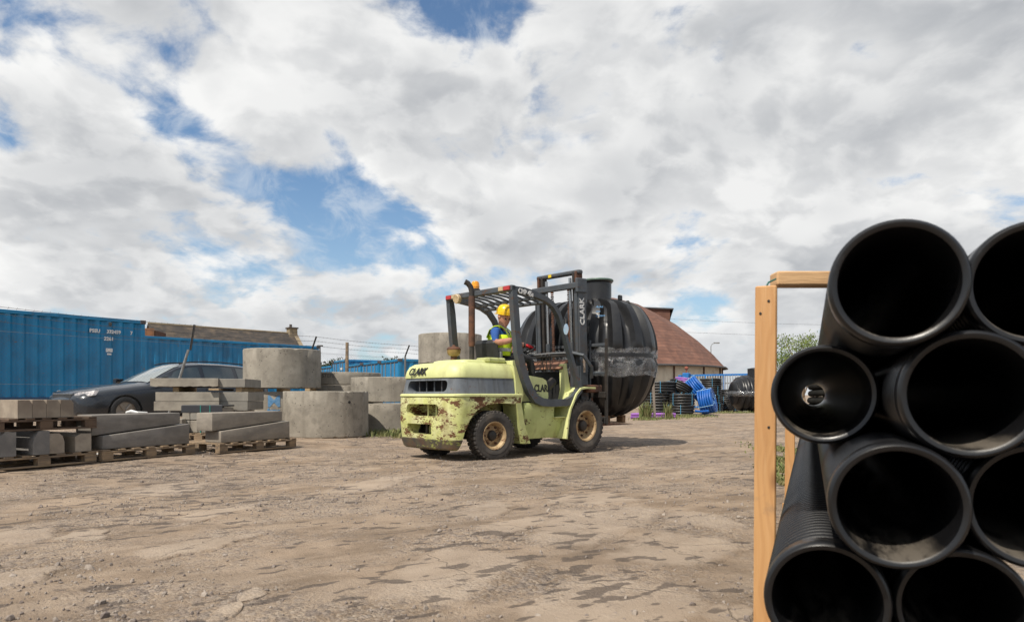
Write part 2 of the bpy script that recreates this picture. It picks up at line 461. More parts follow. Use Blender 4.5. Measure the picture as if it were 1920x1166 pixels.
def axis(lo, hi, step, far, grow):
    a = list(np.arange(lo, hi, step)); s = step; q = a[-1]
    while q < far: s *= grow; q += s; a.append(q)
    return a
ys = axis(.6, 13., .032, 3000, 1.035)
ys = [-30, -8, -3, -1, -.2, .3] + ys
xr = axis(0, 5.2, .034, 2500, 1.045); xl = axis(0, 7.6, .034, 2500, 1.045)
xs = np.array([-q for q in reversed(xl[1:])] + xr); ys = np.array(ys)
XX, YY = np.meshgrid(xs, ys); ZZ = ground_h(XX, YY)
far = sst(60, 400, np.hypot(XX, YY)); ZZ = ZZ * (1 - far)
nx, ny = len(xs), len(ys)
gm = bpy.data.meshes.new('ground')
co = np.stack([XX, YY, ZZ], -1).reshape(-1, 3)
ii = (np.arange(ny - 1)[:, None] * nx + np.arange(nx - 1)[None, :]).reshape(-1)
quads = np.stack([ii, ii + 1, ii + 1 + nx, ii + nx], -1)
gm.vertices.add(len(co)); gm.vertices.foreach_set('co', co.ravel())
gm.loops.add(quads.size); gm.loops.foreach_set('vertex_index', quads.ravel().astype(np.int32))
gm.polygons.add(len(quads)); gm.polygons.foreach_set('loop_start', np.arange(0, quads.size, 4, dtype=np.int32))
gm.update(calc_edges=True); gm.validate(); gm.shade_smooth(); gm.materials.append(M['yard_dirt'])
ground = tag(put('ground', gm), kind='structure')

# remains of the old concrete surface: broken slabs a finger's width proud of the dirt; outlines in ground metres
def G(px, py):
    d = F * CAMZ / (py - HY); return ((px - CX) / F * d, d)
slabs = [
    [(985, 945), (1035, 925), (1150, 921), (1215, 938), (1150, 950), (1060, 952)],
    [(1050, 957), (1215, 943), (1255, 952), (1225, 985), (1110, 1030), (985, 1040), (960, 1022)],
    [(1262, 955), (1380, 965), (1412, 985), (1370, 1000), (1235, 988)],
    [(1230, 992), (1365, 1004), (1400, 1010), (1330, 1062), (1250, 1068), (1120, 1050)],
    [(835, 960), (930, 937), (985, 945), (935, 968), (850, 975)],
    [(880, 990), (1030, 968), (1040, 975), (960, 1010), (900, 1018)],
    [(665, 1105), (840, 1020), (900, 1025), (1015, 1058), (955, 1095), (850, 1150), (720, 1140)],
    [(950, 1160), (1090, 1062), (1240, 1090), (1340, 1125), (1330, 1190), (1100, 1210), (960, 1190)],
    [(1310, 1150), (1400, 1130), (1440, 1200), (1330, 1230)],
    [(280, 905), (350, 900), (405, 903), (375, 920), (300, 932), (180, 930)],
    [(310, 975), (390, 958), (520, 935), (500, 950), (420, 967), (350, 985)],
    [(110, 1012), (160, 992), (222, 990), (200, 1010), (150, 1022)],
    [(-60, 1000), (60, 988), (102, 992), (90, 1015), (-40, 1030)],
    [(-80, 1085), (60, 1065), (140, 1060), (80, 1090), (-60, 1125)],
    [(240, 1040), (420, 1005), (520, 995), (420, 1025), (280, 1055)],
    [(590, 920), (700, 895), (800, 890), (730, 915), (630, 932)],
    [(380, 1150), (470, 1105), (510, 1110), (470, 1150), (410, 1170)],
]
for poly in slabs:
    pts = [G(*p) for p in poly]; n = len(pts)
    cx = sum(p[0] for p in pts) / n; cy = sum(p[1] for p in pts) / n
    ring = []
    for i in range(n):
        a, b = pts[i], pts[(i + 1) % n]; L = math.hypot(b[0] - a[0], b[1] - a[1]); k = max(3, int(L / .035))
        for j in range(k):
            t = j / k; ring.append((a[0] + (b[0] - a[0]) * t, a[1] + (b[1] - a[1]) * t))
    m = len(ring); R = np.array(ring)
    for _ in range(3): R = (np.roll(R, 1, 0) + 2 * R + np.roll(R, -1, 0)) / 4
    dv = R - np.array([cx, cy]); ln = np.hypot(dv[:, 0], dv[:, 1])
    wob = .16 * vnoise(R[:, 0] * 3 + 5, R[:, 1] * 3) + .09 * vnoise(R[:, 0] * 9, R[:, 1] * 9 + 3) + .05 * vnoise(R[:, 0] * 25, R[:, 1] * 25)
    R = R + dv / ln[:, None] * wob[:, None]
    rings, edge = [], []
    for fr, off, e in ((1.06, -.012, 0.), (1.0, .0, .08), (.95, .004, .25), (.88, .007, .5), (.75, .008, .8), (.6, .008, 1.), (.3, .008, 1.), (.04, .008, 1.)):
        q = np.array([cx, cy]) + (R - np.array([cx, cy])) * fr
        z = ground_h(q[:, 0], q[:, 1], False) + off + .006 * vnoise(q[:, 0] * 5, q[:, 1] * 5)
        rings.append([(a, b, c) for (a, b), c in zip(q, z)]); edge += [e] * m
    mb = MB().loft(rings, cap=False); mb.f.append(tuple(7 * m + k for k in range(m)))
    me = mb.mesh('concrete_slab', 60)
    at = me.attributes.new('edge', 'FLOAT', 'POINT'); at.data.foreach_set('value', edge)
    me.materials.append(M['yard_slab']); put('concrete_slab', me, ground)

# loose stones: thousands, one mass
st = MB(); rs = random.Random(11)
ico = [(0, 0, 1), (.89, 0, .45), (.28, .85, .45), (-.72, .53, .45), (-.72, -.53, .45), (.28, -.85, .45), (.72, .53, -.45), (-.28, .85, -.45), (-.89, 0, -.45), (-.28, -.85, -.45), (.72, -.53, -.45), (0, 0, -1)]
icf = [(0, 1, 2), (0, 2, 3), (0, 3, 4), (0, 4, 5), (0, 5, 1), (1, 6, 2), (2, 7, 3), (3, 8, 4), (4, 9, 5), (5, 10, 1), (2, 6, 7), (3, 7, 8), (4, 8, 9), (5, 9, 10), (1, 10, 6), (6, 11, 7), (7, 11, 8), (8, 11, 9), (9, 11, 10), (10, 11, 6)]
pos = []
while len(pos) < 7500:
    d = 2.2 + 11 * rs.random() ** 1.6; x = (rs.random() * 1.5 - .78) * d * 1.0
    if x > .36 * d + .1: continue
    if vnoise(np.array([x * .9]), np.array([d * .9 + 13]))[0] + rs.uniform(-.3, .3) < -.05: continue
    pos.append((x, d))
pa = np.array(pos); hz = ground_h(pa[:, 0], pa[:, 1])
for (x, y), z in zip(pos, hz):
    r = .004 + .008 * rs.random() ** 2 + (.012 if rs.random() < .03 else 0) + (.018 if rs.random() < .004 else 0)
    T = Matrix.Translation((x, y, z + r * .25)) @ Euler((rs.random() * 6, rs.random() * 6, rs.random() * 6)).to_matrix().to_4x4() @ Matrix.Diagonal((r * rs.uniform(.8, 1.5), r, r * rs.uniform(.5, .8), 1))
    st.add(ico, icf, T)
M['pebble'] = mat('loose_stone', (.33, .28, .235), (.16, .13, .115), 9., .9, bump=.2)
gv = st.build('loose_stones', M['pebble'], smooth=0); tag(gv, 'small loose stones scattered over the dirt yard', 'gravel', kind='stuff')
# ------------------------------------------------------------------ stack of black pipes, foreground right
AX = Vector((.4, .9165, 0)).normalized(); VX = Vector((AX.y, -AX.x, 0))       # along the pipes / across the stack
PIPE_R, PIPE_I, PIPE_L = .1325, .1125, 6.
prof = [(PIPE_I, PIPE_L - .004), (PIPE_I, .25), (PIPE_I, .012), (PIPE_I + .002, .003), (PIPE_I + .006, 0), (PIPE_I + .012, -.001), (PIPE_R - .004, .002), (PIPE_R - .001, .007), (PIPE_R, .016), (PIPE_R, .058), (PIPE_R - .004, .064)]
q = .072
while q < PIPE_L - .03:
    prof += [(PIPE_R - .015, q), (PIPE_R - .014, q + .011), (PIPE_R - .003, q + .016), (PIPE_R, q + .022), (PIPE_R, q + .027), (PIPE_R - .003, q + .033)]; q += .040
prof += [(PIPE_R - .01, PIPE_L - .02), (PIPE_I + .008, PIPE_L)]
# inside wall: shallow rings
ins = [(PIPE_I - .0006 * (k % 2), PIPE_L - .004 - k * .0235) for k in range(1, 240)]
prof = [prof[0]] + ins + prof[1:]
prof = [prof[0]] + sorted(ins, key=lambda t: -t[1]) + [p for p in prof[len(ins) + 2:]]
def pipe_extra(g, b, v):
    x, y, z = g.xyz(g.coord('Object'))
    rad = (x * x + y * y).pow(.5)
    # dried silt lying along the bottom of the bore (object z runs along the pipe, -x is down)
    n = g.noise(g.vm('MULTIPLY', v, (9., 9., 2.2)), 1.6, 6., .65)
    low = g.step(.075, .112, y * -1. + (n - .5) * .06) * g.step(.118, .1135, rad) * g.step(.38, .6, n)
    scuff = g.step(.60, .72, g.noise(g.vm('MULTIPLY', v, (3., 3., 14.)), 5., 6., .7)) * .5
    base = b.inputs['Base Color'].links[0].from_socket
    c = g.mix(scuff * .3, S(g.t, base), (.05, .05, .05))
    c = g.mix(low * .6, c, (.16, .135, .105))
    g.put(b.inputs['Base Color'], c)
    g.put(b.inputs['Roughness'], scuff * .25 + low * .4 + .33)
M['pipe'] = mat('black_corrugated_pipe', (.005, .005, .0055), (.008, .008, .009), 6., .33, bump=.03, bscale=80, spec=.5, extra=pipe_extra)
pm = MB().lathe(prof, 56, closed=True).mesh('corrugated_pipe', 40); pm.materials.append(M['pipe'])
pipe_rot = Matrix((VX, Vector((0, 0, 1)), AX)).transposed()          # local x across, y up, z along
pipe_rot = Matrix(((VX.x, 0, AX.x), (VX.y, 0, AX.y), (0, 1, 0)))
ROW = [.2325 + .2295 * k for k in range(5)]
spec = {  # row, across, depth of the near end, roll, label
    (4, .1655): (1.40, 'black corrugated pipe on top of the stack, its whole round mouth in view'),
    (4, .4305): (1.40, 'top row black pipe cut by the right picture edge, next to the topmost full one'),
    (3, .033): (1.80, 'black pipe set back beside the timber post, daylight showing at its far end'),
    (3, .298): (1.38, 'wide open black pipe mouth just below the topmost pipe, right of centre of the stack'),
    (2, .1655): (1.40, 'middle black pipe with pale silt lying in its mouth'),
    (2, .4305): (1.40, 'black pipe at right picture edge below the widest mouth, only a sliver of rim showing'),
    (1, .033): (1.51, 'lowest left black pipe with its ribbed side visible along the timber post'),
    (1, .298): (1.45, 'black pipe cut by the bottom picture edge right of the lowest left pipe'),
}
more = [(0, .1655, 'bottom row black pipe under the lowest left pipe, below the picture edge'), (0, .4305, 'bottom row black pipe right of the other, below the picture edge')]
def put_pipe(row, v, dep, label=None):
    # point on the axis whose depth (world y) is dep
    t = (dep - v * VX.y) / AX.y
    p = VX * v + AX * t
    o = put('corrugated_pipe', pm); o.matrix_world = Matrix.Translation((p.x, p.y, ROW[row])) @ pipe_rot.to_4x4() @ Matrix.Rotation(rng.uniform(-.25, .25), 4, 'Z') @ Matrix.Diagonal((rng.uniform(.985, 1.0), rng.uniform(.99, 1.0), 1, 1))
    return tag(o, label, 'pipe', 'black corrugated pipes in the foreground stack')
for (row, v), (dep, lab) in spec.items(): put_pipe(row, v, dep, lab)
for row, v, lab in more: put_pipe(row, v, 1.5, lab)

# timber frame round the stack
M['timber_rail'] = mat('sawn_timber_rail', (.60, .38, .19), (.42, .25, .12), 2.4, .7, bump=.25, bscale=14, stretch=(.8, .8, 9.), contrast=(.38, .7), dirt=((.30, .15, .07), 2., .35))
def beam(mb, a, b, w, h, up=(0, 0, 1), bev=.003):
    a, b = Vector(a), Vector(b); x = (b - a); L = x.length
    mb.box((0, 0, 0), (L, w, h), bev, frame((a + b) / 2, x, up) )
def stack_pt(v, dep, z):
    t = (dep - v * VX.y) / AX.y; p = VX * v + AX * t; return Vector((p.x, p.y, z))
for dep, name in ((2.30, 0), (5.1, 1)):
    lab = ('near pale timber frame holding the black pipe stack, post at its left' if not name else 'far timber post seen in the gap beside the pipe stack')
    fr = empty('timber_rack', stack_pt(-.135, dep, 0), 0, lab, 'frame', 'timber frames round the pipe stack')
    o = fr.location.copy()
    def loc(p): return Vector(p) - o
    mb = MB(); z0 = gz(o.x, o.y) - .02
    base = stack_pt(-.138, dep, 0); ht_ = .74 if name else 1.284
    mb.box(loc((base.x, base.y, (ht_ + z0) / 2)), (.068, .045, ht_ - z0), .004, rot=Euler((0, 0, math.atan2(VX.y, VX.x))).to_matrix().to_4x4() @ Matrix.Rotation(math.radians(.3), 4, 'Y'))
    mb.build('post', M['timber'], fr)
    for dz_ in (() if name else (-.03, -.07, -.45)):
        nl_ = loc((base.x, base.y, 1.262 + dz_)) - Vector((VX.y, -VX.x, 0)) * -.0235 + VX * (.012 if dz_ != -.07 else -.014)
        MB().lathe([(.0045, -.002), (.0045, .001), (0, .0015)], 10, frame(nl_, VX, (VX.y, -VX.x, 0))).build('nail_head', M['dark_steel'], fr)
    mb = MB(); b2 = stack_pt(.74, dep, 0)
    mb.box(loc((b2.x, b2.y, (ht_ + z0) / 2)), (.068, .045, ht_ - z0), .004, rot=(0, 0, math.atan2(VX.y, VX.x)))
    mb.build('post', M['timber'], fr)
    mb = MB()
    if not name: beam(mb, loc(stack_pt(-.115, dep + .04, 1.311)), loc(stack_pt(.80, dep + .04, 1.317)), .07, .048, bev=.005); mb.build('top_rail', M['timber_rail'], fr)
    mb = MB(); beam(mb, loc(stack_pt(-.18, dep + .06, .05)), loc(stack_pt(.80, dep + .06, .05)), .07, .098); mb.build('bearer', M['timber'], fr)
    if name: continue
    mb = MB(); a = loc(stack_pt(-.128, dep - .0, 1.28)); b = loc(stack_pt(-.105, dep, 1.30))
    mb.tube([a + Vector((-.015, 0, -.01)), a + Vector((0, 0, .018)), b + Vector((0, 0, .01))], .003, 6)
    mb.build('twine', mat('green_twine', (.01, .10, .08), None, 10, .6), fr)
# ------------------------------------------------------------------ forklift truck: local x forward, y left, z up, rear axle at x = 0
FA = math.atan2(.69, .72)
FO = Vector((-.78, 10.09, 0))
lift = empty('forklift_truck', FO, FA, 'worn lime and grey forklift truck carrying a big black tank', 'forklift')
def W(x, y, z=0.): return Matrix.Translation(FO) @ rotz(FA) @ Vector((x, y, z))

def plan(xr, hw, xf, z, rc, n=7, bow=.03):
    """ring of a rear body section: rounded rear corners, square front"""
    pts = [(xf, -hw, z)]
    for k in range(n + 1):
        a = -math.pi / 2 - (math.pi / 2) * k / n
        pts.append((xr + rc + rc * math.cos(a), -hw + rc + rc * math.sin(a), z))
    for k in range(1, 6):
        t = k / 6; y = (-hw + rc) + (2 * (hw - rc)) * t
        pts.append((xr - bow * math.sin(math.pi * t), y, z))
    for k in range(n + 1):
        a = math.pi - (math.pi / 2) * k / n
        pts.append((xr + rc + rc * math.cos(a), hw - rc + rc * math.sin(a), z))
    pts.append((xf, hw, z))
    return pts
def rslot(x0, x1, y0, y1, z0, z1, r=.05, n=5):
    """rounded slot cutter running along x"""
    ring = []
    for cy, cz, a0 in ((y1 - r, z1 - r, 0), (y0 + r, z1 - r, 90), (y0 + r, z0 + r, 180), (y1 - r, z0 + r, 270)):
        for k in range(n + 1):
            a = math.radians(a0 + 90 * k / n); ring.append((cy + r * math.cos(a), cz + r * math.sin(a)))
    return MB().loft([[(x0, a, b) for a, b in ring], [(x1, a, b) for a, b in ring]])

# counterweight: cast block round the steer axle
secs = [(-.57, .62, .16, .16), (-.60, .64, .17, .16), (-.635, .67, .32, .17), (-.655, .685, .55, .18), (-.65, .69, .80, .18), (-.645, .69, .875, .18), (-.63, .68, .895, .18)]
cw = MB().loft([plan(xr, hw, .60, z, rc) for xr, hw, z, rc in secs]).build('counterweight', M['lime_worn'], lift, 32)
arch = [(x, z) for x, z in [(-.54, .0), (-.525, .18), (-.46, .40), (-.37, .58), (-.24, .71), (-.05, .785), (.2, .80), (.45, .79), (.62, .78), (.8, .6), (.8, 0)]]
cutters = [MB().prism(arch, -.9, -.26).mesh('a'), MB().prism(arch, .26, .9).mesh('b'),
           MB().prism([(-.2, 0), (-.2, .42), (.8, .42), (.8, 0)], -.5, .5).mesh('c'),
           rslot(-.9, -.36, -.36, .40, .62, .79, .07).mesh('d'), rslot(-.9, -.36, -.20, .38, .365, .51, .025).mesh('e')]
cut(cw, cutters)
for me_ in (cw.data,):
    me_.materials.clear(); me_.materials.append(M['lime_worn'])
for y in (-.17, .02): MB().tube([(-.55, y, .58), (-.55, y, .81)], .013, 8).build('grille_bar', M['lime'], lift)
MB().tube([(-.55, .05, .33), (-.55, .05, .52)], .02, 10).build('tow_pin', M['dark_steel'], lift)
# dark shading along the bottom edge, put into a band with lime chips and rust
bb = MB().loft([plan(-.578, .625, -.30, .155, .16), plan(-.612, .65, -.30, .18, .165), plan(-.648, .682, -.30, .30, .172), plan(-.640, .676, -.30, .306, .172)]).build('lower_shading_band', mat('lower_shading_chipped', (.055, .05, .045), (.10, .085, .05), 5., .75, bump=.3, chip=((.34, .36, .10), 6., .55), dirt=((.16, .07, .03), 5., .6)), lift, 32)
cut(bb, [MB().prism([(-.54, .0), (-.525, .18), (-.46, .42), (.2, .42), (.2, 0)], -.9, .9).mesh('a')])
bb.data.materials.clear(); bb.data.materials.append(bpy.data.materials['lower_shading_chipped'])
# lip between counterweight and hood, grey louvre band, cream hood
MB().loft([plan(-.652, .698, .62, .895, .185), plan(-.656, .70, .62, .905, .185), plan(-.652, .698, .62, .925, .185), plan(-.63, .69, .62, .935, .18)]).build('lip', M['lime'], lift, 32)
gb = MB().loft([plan(-.618, .672, .56, .935, .18), plan(-.60, .66, .53, 1.03, .18), plan(-.575, .645, .50, 1.155, .18)]).build('louvre_band', mat('worn_grey_band', (.10, .115, .135), (.15, .165, .18), 4., .55, bump=.12, stretch=(1, 1, .4), chip=((.16, .08, .04), 9., .585), dirt=((.05, .05, .05), 5., .5), streak=((.06, .06, .06), 12., .6)), lift, 32)
cut(gb, [rslot(-.9, -.25, -.47, .44, .965, 1.12, .065).mesh('d')])
gb.data.materials.clear(); gb.data.materials.append(bpy.data.materials['worn_grey_band'])
for y in (-.27, -.10, .08, .25): MB().box((-.53, y, 1.045), (.02, .022, .19), .004).build('louvre_bar', M['steel_grey'], lift)
MB().box((-.27, 0, 1.045), (.02, 1.1, .2)).build('radiator_core', M['black'], lift)
MB().loft([plan(-.588, .652, .55, 1.157, .18), plan(-.592, .655, .55, 1.175, .18), plan(-.575, .645, .54, 1.26, .19), plan(-.545, .62, .52, 1.325, .2), plan(-.49, .575, .5, 1.362, .2), plan(-.40, .50, .47, 1.378, .2)]).build('hood', M['lime'], lift, 50)
MB().loft([plan(-.25, .40, .42, 1.375, .12), plan(-.23, .385, .42, 1.41, .12), plan(-.18, .35, .42, 1.425, .12)]).build('engine_cover', M['lime'], lift, 40)
MB().box((.33, -.33, 1.425), (.34, .30, .075), .02).build('cover_block', M['lime_dirty'], lift)
lettering('CLARK', .145, M['black_print'], lift, frame((-.628, .40, 1.205), (0, -1, 0), (-1, 0, .30)), .004, .25, .92, bold=.004)

# front quarter of the hood side, body sides, steps
for s in (-1, 1):
    mb = MB().prism([(.50, .80), (.62, .80), (.66, .93), (.60, 1.16), (.54, 1.33), (.46, 1.34), (.50, 1.1)], s * .60, s * .685)
    mb.build('hood_side', M['lime'], lift, 30)
    # rear mudguard lip
    mb = MB().loft([[(.50, s * .40, .80), (.60, s * .40, .80), (.60, s * .70, .80), (.50, s * .70, .80)], [(.55, s * .40, .45), (.68, s * .40, .45), (.68, s * .70, .45), (.57, s * .70, .45)], [(.64, s * .42, .20), (.79, s * .42, .20), (.79, s * .70, .20), (.66, s * .70, .20)]])
    mb.build('mudguard_lip', M['lime_dirty'], lift, 30)
    ring = []
    sec = [(.35, .24), (.60, .26), (.655, .42), (.665, .53), (.672, .56), (.682, .70), (.685, .765), (.67, .80), (.35, .80)]
    bd = MB().loft([[(x, s * y, z) for y, z in sec] for x in (.685, 1.0, 1.62)]).build('body_side', M['lime_dirty'] if s > 0 else mat('lime_side', (.50, .56, .23), (.42, .48, .18), 2.5, .45, bump=.06, chip=((.12, .07, .03), 8., .58), dirt=((.20, .20, .07), 3., .6), streak=((.22, .19, .08), 7., .45)), lift, 28)
    keep = bd.data.materials[0]
    cut(bd, [MB().box((1.46, s * .7, .655), (.27, .5, .155), .01).mesh('s')])
    bd.data.materials.clear(); bd.data.materials.append(keep)
    MB().box((1.46, s * .68, .575), (.30, .10, .015), .003).build('step_plate', M['lime'], lift)
    # front mudguard
    fp = [(1.50, .24), (1.545, .52), (1.60, .70), (1.74, .93), (1.84, 1.015), (1.98, 1.035), (2.20, 1.03)]
    MB().band(fp, .03, s * .44, s * .79).build('front_mudguard', M['lime'], lift, 40)
    MB().prism([(1.51, .24), (1.555, .52), (1.61, .70), (1.74, .93), (1.84, 1.01), (1.66, .95), (1.60, .82), (1.59, .72), (1.54, .56), (1.50, .30)], s * .60, s * .70).build('mudguard_web', M['lime'], lift, 20)
MB().box((.9, 0, .40), (1.6, .8, .28), .03).build('chassis', M['dark_steel'], lift)
MB().tube([(0, -.55, .345), (0, .55, .345)], .07, 10).build('steer_axle', M['dark_steel'], lift)
MB().tube([(2.0, -.62, .425), (2.0, .62, .425)], .11, 12).build('drive_axle', M['dark_steel'], lift)
# cab
MB().box((1.15, 0, .80), (1.1, 1.28, .03), .005).build('floor_plate', M['dark_steel'], lift)
sp = [(.52, .82), (.52, 1.42), (.60, 1.43), (.68, 1.27), (.78, 1.215), (.95, 1.20), (1.16, 1.175), (1.235, 1.14), (1.265, 1.06), (1.285, .90), (1.27, .82)]
for s in (-1, 1):
    MB().prism(sp, s * .30, s * .60).build('seat_side_panel', M['lime'], lift, 40)
lettering('CLARK', .15, M['black_print'], lift, frame((.97, -.602, .97), (1, 0, 0), (0, -1, 0)), .003, 0, .78, bold=.005)
MB().box((.72, 0, 1.28), (.5, .60, .22), .04).build('seat_base', M['black'], lift)
MB().box((.80, 0, 1.42), (.50, .50, .10), .04).build('seat_cushion', M['black'], lift)
MB().box((.55, .0, 1.58), (.11, .50, .36), .05, rot=(0, math.radians(-8), 0)).build('seat_back', M['black'], lift)
for s in (-1, 1):
    MB().prism([(1.60, .80), (1.72, .80), (1.80, 1.0), (1.70, 1.42), (1.64, 1.40), (1.66, 1.0)], s * .50, s * .60).build('dash_side', M['lime'], lift, 30)
MB().loft([[(1.60, -.58, 1.335), (1.60, .58, 1.335), (1.75, .58, 1.48), (1.75, -.58, 1.48)], [(1.63, -.58, 1.32), (1.63, .58, 1.32), (1.78, .58, 1.465), (1.78, -.58, 1.465)]]).build('dash_board', mat('rust_brown_board', (.27, .125, .065), (.17, .08, .05), 6., .8, bump=.2, dirt=((.08, .05, .04), 5., .5)), lift, 20)
MB().box((1.80, 0, 1.05), (.04, 1.1, .5), .01).build('bulkhead', M['black'], lift)
MB().tube([(1.62, .05, 1.30), (1.42, .05, 1.62)], .028, 10).build('steering_column', M['black'], lift)
sw = frame((1.41, .05, 1.64), (0, 1, 0), (-.5, 0, .86))
wheel = MB().tube([(.18 * math.cos(a * math.pi / 12), .18 * math.sin(a * math.pi / 12), 0) for a in range(24)], .014, 8, True, sw)
for a in (90, 210, 330): wheel.tube([(0, 0, -.01), (.175 * math.cos(math.radians(a)), .175 * math.sin(math.radians(a)), 0)], .011, 6, M=sw)
wheel.build('steering_wheel', M['black'], lift)
for k, y in enumerate((-.25, -.33, -.41)):
    lv = MB().tube([(1.55, y, 1.28), (1.50, y - .01, 1.52)], .008, 6).build('lever', M['dark_steel'], lift)
    MB().lathe([(0, -.025), (.018, -.018), (.024, 0), (.018, .02), (0, .026)], 10, Matrix.Translation((1.498, y - .01, 1.535))).build('knob', M['black'], lv)
MB().tube([(1.28, -.50, .98), (1.50, -.50, 1.14)], .065, 12).add([], []).build('tilt_cylinder', M['dark_steel'], lift)
MB().tube([(1.20, -.50, .93), (1.29, -.50, .99)], .085, 12).build('cylinder_end', M['dark_steel'], lift)

# overhead guard: one bent bar each side, roof beams and slats
loop = [(.40, 2.45), (.43, 2.2), (.47, 1.8), (.505, 1.55), (.56, 1.36), (.64, 1.16), (.74, .98), (.86, .86), (1.0, .81), (1.2, .795), (1.55, .80), (1.70, .86), (1.86, 1.0), (1.83, 1.10), (1.68, 1.45), (1.53, 1.80), (1.43, 2.02), (1.36, 2.16), (1.24, 2.285), (1.08, 2.36), (.85, 2.41), (.6, 2.44)]
wd = [.12, .11, .11, .115, .12, .12, .125, .125, .12, .11, .11, .11, .10, .07, .062, .06, .062, .07, .075, .08, .085, .09]
for s in (-1, 1): MB().band(loop, wd, s * .68, s * .765, closed=True).build('guard_frame', M['steel_grey'], lift, 40)
rb = MB().box((.385, 0, 2.455), (.09, 1.53, .085), .012).build('rear_beam', M['rust'] if False else M['steel_grey'], lift)
for s in (-1, 1):
    MB().box((.333, s * .67, 2.455), (.03, .13, .06), .006).build('red_lens', M['red_lens'], rb)
    MB().box((.333, s * .545, 2.455), (.028, .10, .06), .006).build('clear_lens', M['clear_lens'], rb)
wl = MB().lathe([(.03, -.05), (.07, -.02), (.075, .03), (.065, .04), (0, .035)], 14, frame((.31, .42, 2.41), (0, 1, 0), (-1, 0, -.2))).build('work_lamp', M['clear_lens'], lift)
MB().box((.95, 0, 2.375), (.06, 1.38, .045), .006).build('cross_beam', M['steel_grey'], lift)
MB().box((1.12, 0, 2.325), (.05, 1.38, .045), .006, rot=(0, .25, 0)).build('front_beam', M['steel_grey'], lift)
for k in range(8):
    y = -.56 + 1.12 * k / 7
    MB().band([(.42, 2.44), (.75, 2.412), (1.10, 2.335)], .032, y - .011, y + .011).build('roof_bar', M['steel_grey'], lift)
lettering('CMP 45s', .10, M['white_print'], lift, frame((.47, -.767, 2.395), (1, 0, -.10), (0, -1, 0)), .003, 0, .85, bold=.003)
bc = MB().lathe([(.075, 0), (.075, .03), (.06, .04), (0, .04)], 18, Matrix.Translation((.40, .10, 2.50))).build('beacon_base', M['dark_steel'], lift)
MB().lathe([(.062, .04), (.062, .06), (.066, .065), (.060, .12), (.05, .145), (.03, .155), (0, .157)], 18, Matrix.Translation((.40, .10, 2.50))).build('beacon_lens', M['amber'], lift)
ex = MB().tube([(.2, -.05, 1.38), (.2, -.05, 1.66)], .036, 12).build('exhaust_stub', M['dark_steel'], lift)
MB().tube([(.2, -.05, 1.64), (.2, -.05, 1.68), (.2, -.05, 2.36), (.2, -.05, 2.39)], [.043, .05, .05, .045], 14).build('exhaust_pipe', M['rust'], lift)
MB().tube([(.2, -.05, 2.36), (.2, -.05, 2.46), (.185, -.04, 2.53), (.15, -.02, 2.58), (.11, .0, 2.60)], .042, 12).build('exhaust_tip', M['dark_steel'], lift)
MB().tube([(.1, .25, 1.38), (.1, .25, 1.53)], .05, 12).build('intake_stem', M['rust'], lift)
MB().lathe([(.05, 1.50), (.085, 1.52), (.10, 1.545), (.105, 1.60)], 20, Matrix.Translation((.1, .25, 0))).build('intake_bowl', mat('amber_brown_bowl', (.30, .20, .075), (.22, .14, .05), 9., .35), lift)
MB().lathe([(.108, 1.598), (.110, 1.612), (.09, 1.64), (.03, 1.65), (.015, 1.675), (0, 1.675)], 20, Matrix.Translation((.1, .25, 0))).build('intake_cap', M['rust'], lift)
MB().box((.62, -.22, 1.50), (.09, .07, .18), .03).build('seat_bracket', mat('grey_bracket', (.16, .16, .16), None, 8, .7), lift)
# mirror on the front pillar
MB().tube([(1.45, -.78, 2.10), (1.42, -.84, 2.08), (1.40, -.85, 1.98)], .008, 6).build('mirror_arm', M['black'], lift)
MB().lathe([(0, -.02), (.05, -.018), (.06, 0), (.055, .008), (0, .01)], 16, frame((1.40, -.86, 1.92), (0, 1, 0), (-1, -.5, 0)) @ Matrix.Diagonal((.7, 1.5, 1, 1))).build('mirror', mat('mirror_glass', (.55, .62, .68), None, 5, .06, metal=1.), lift)

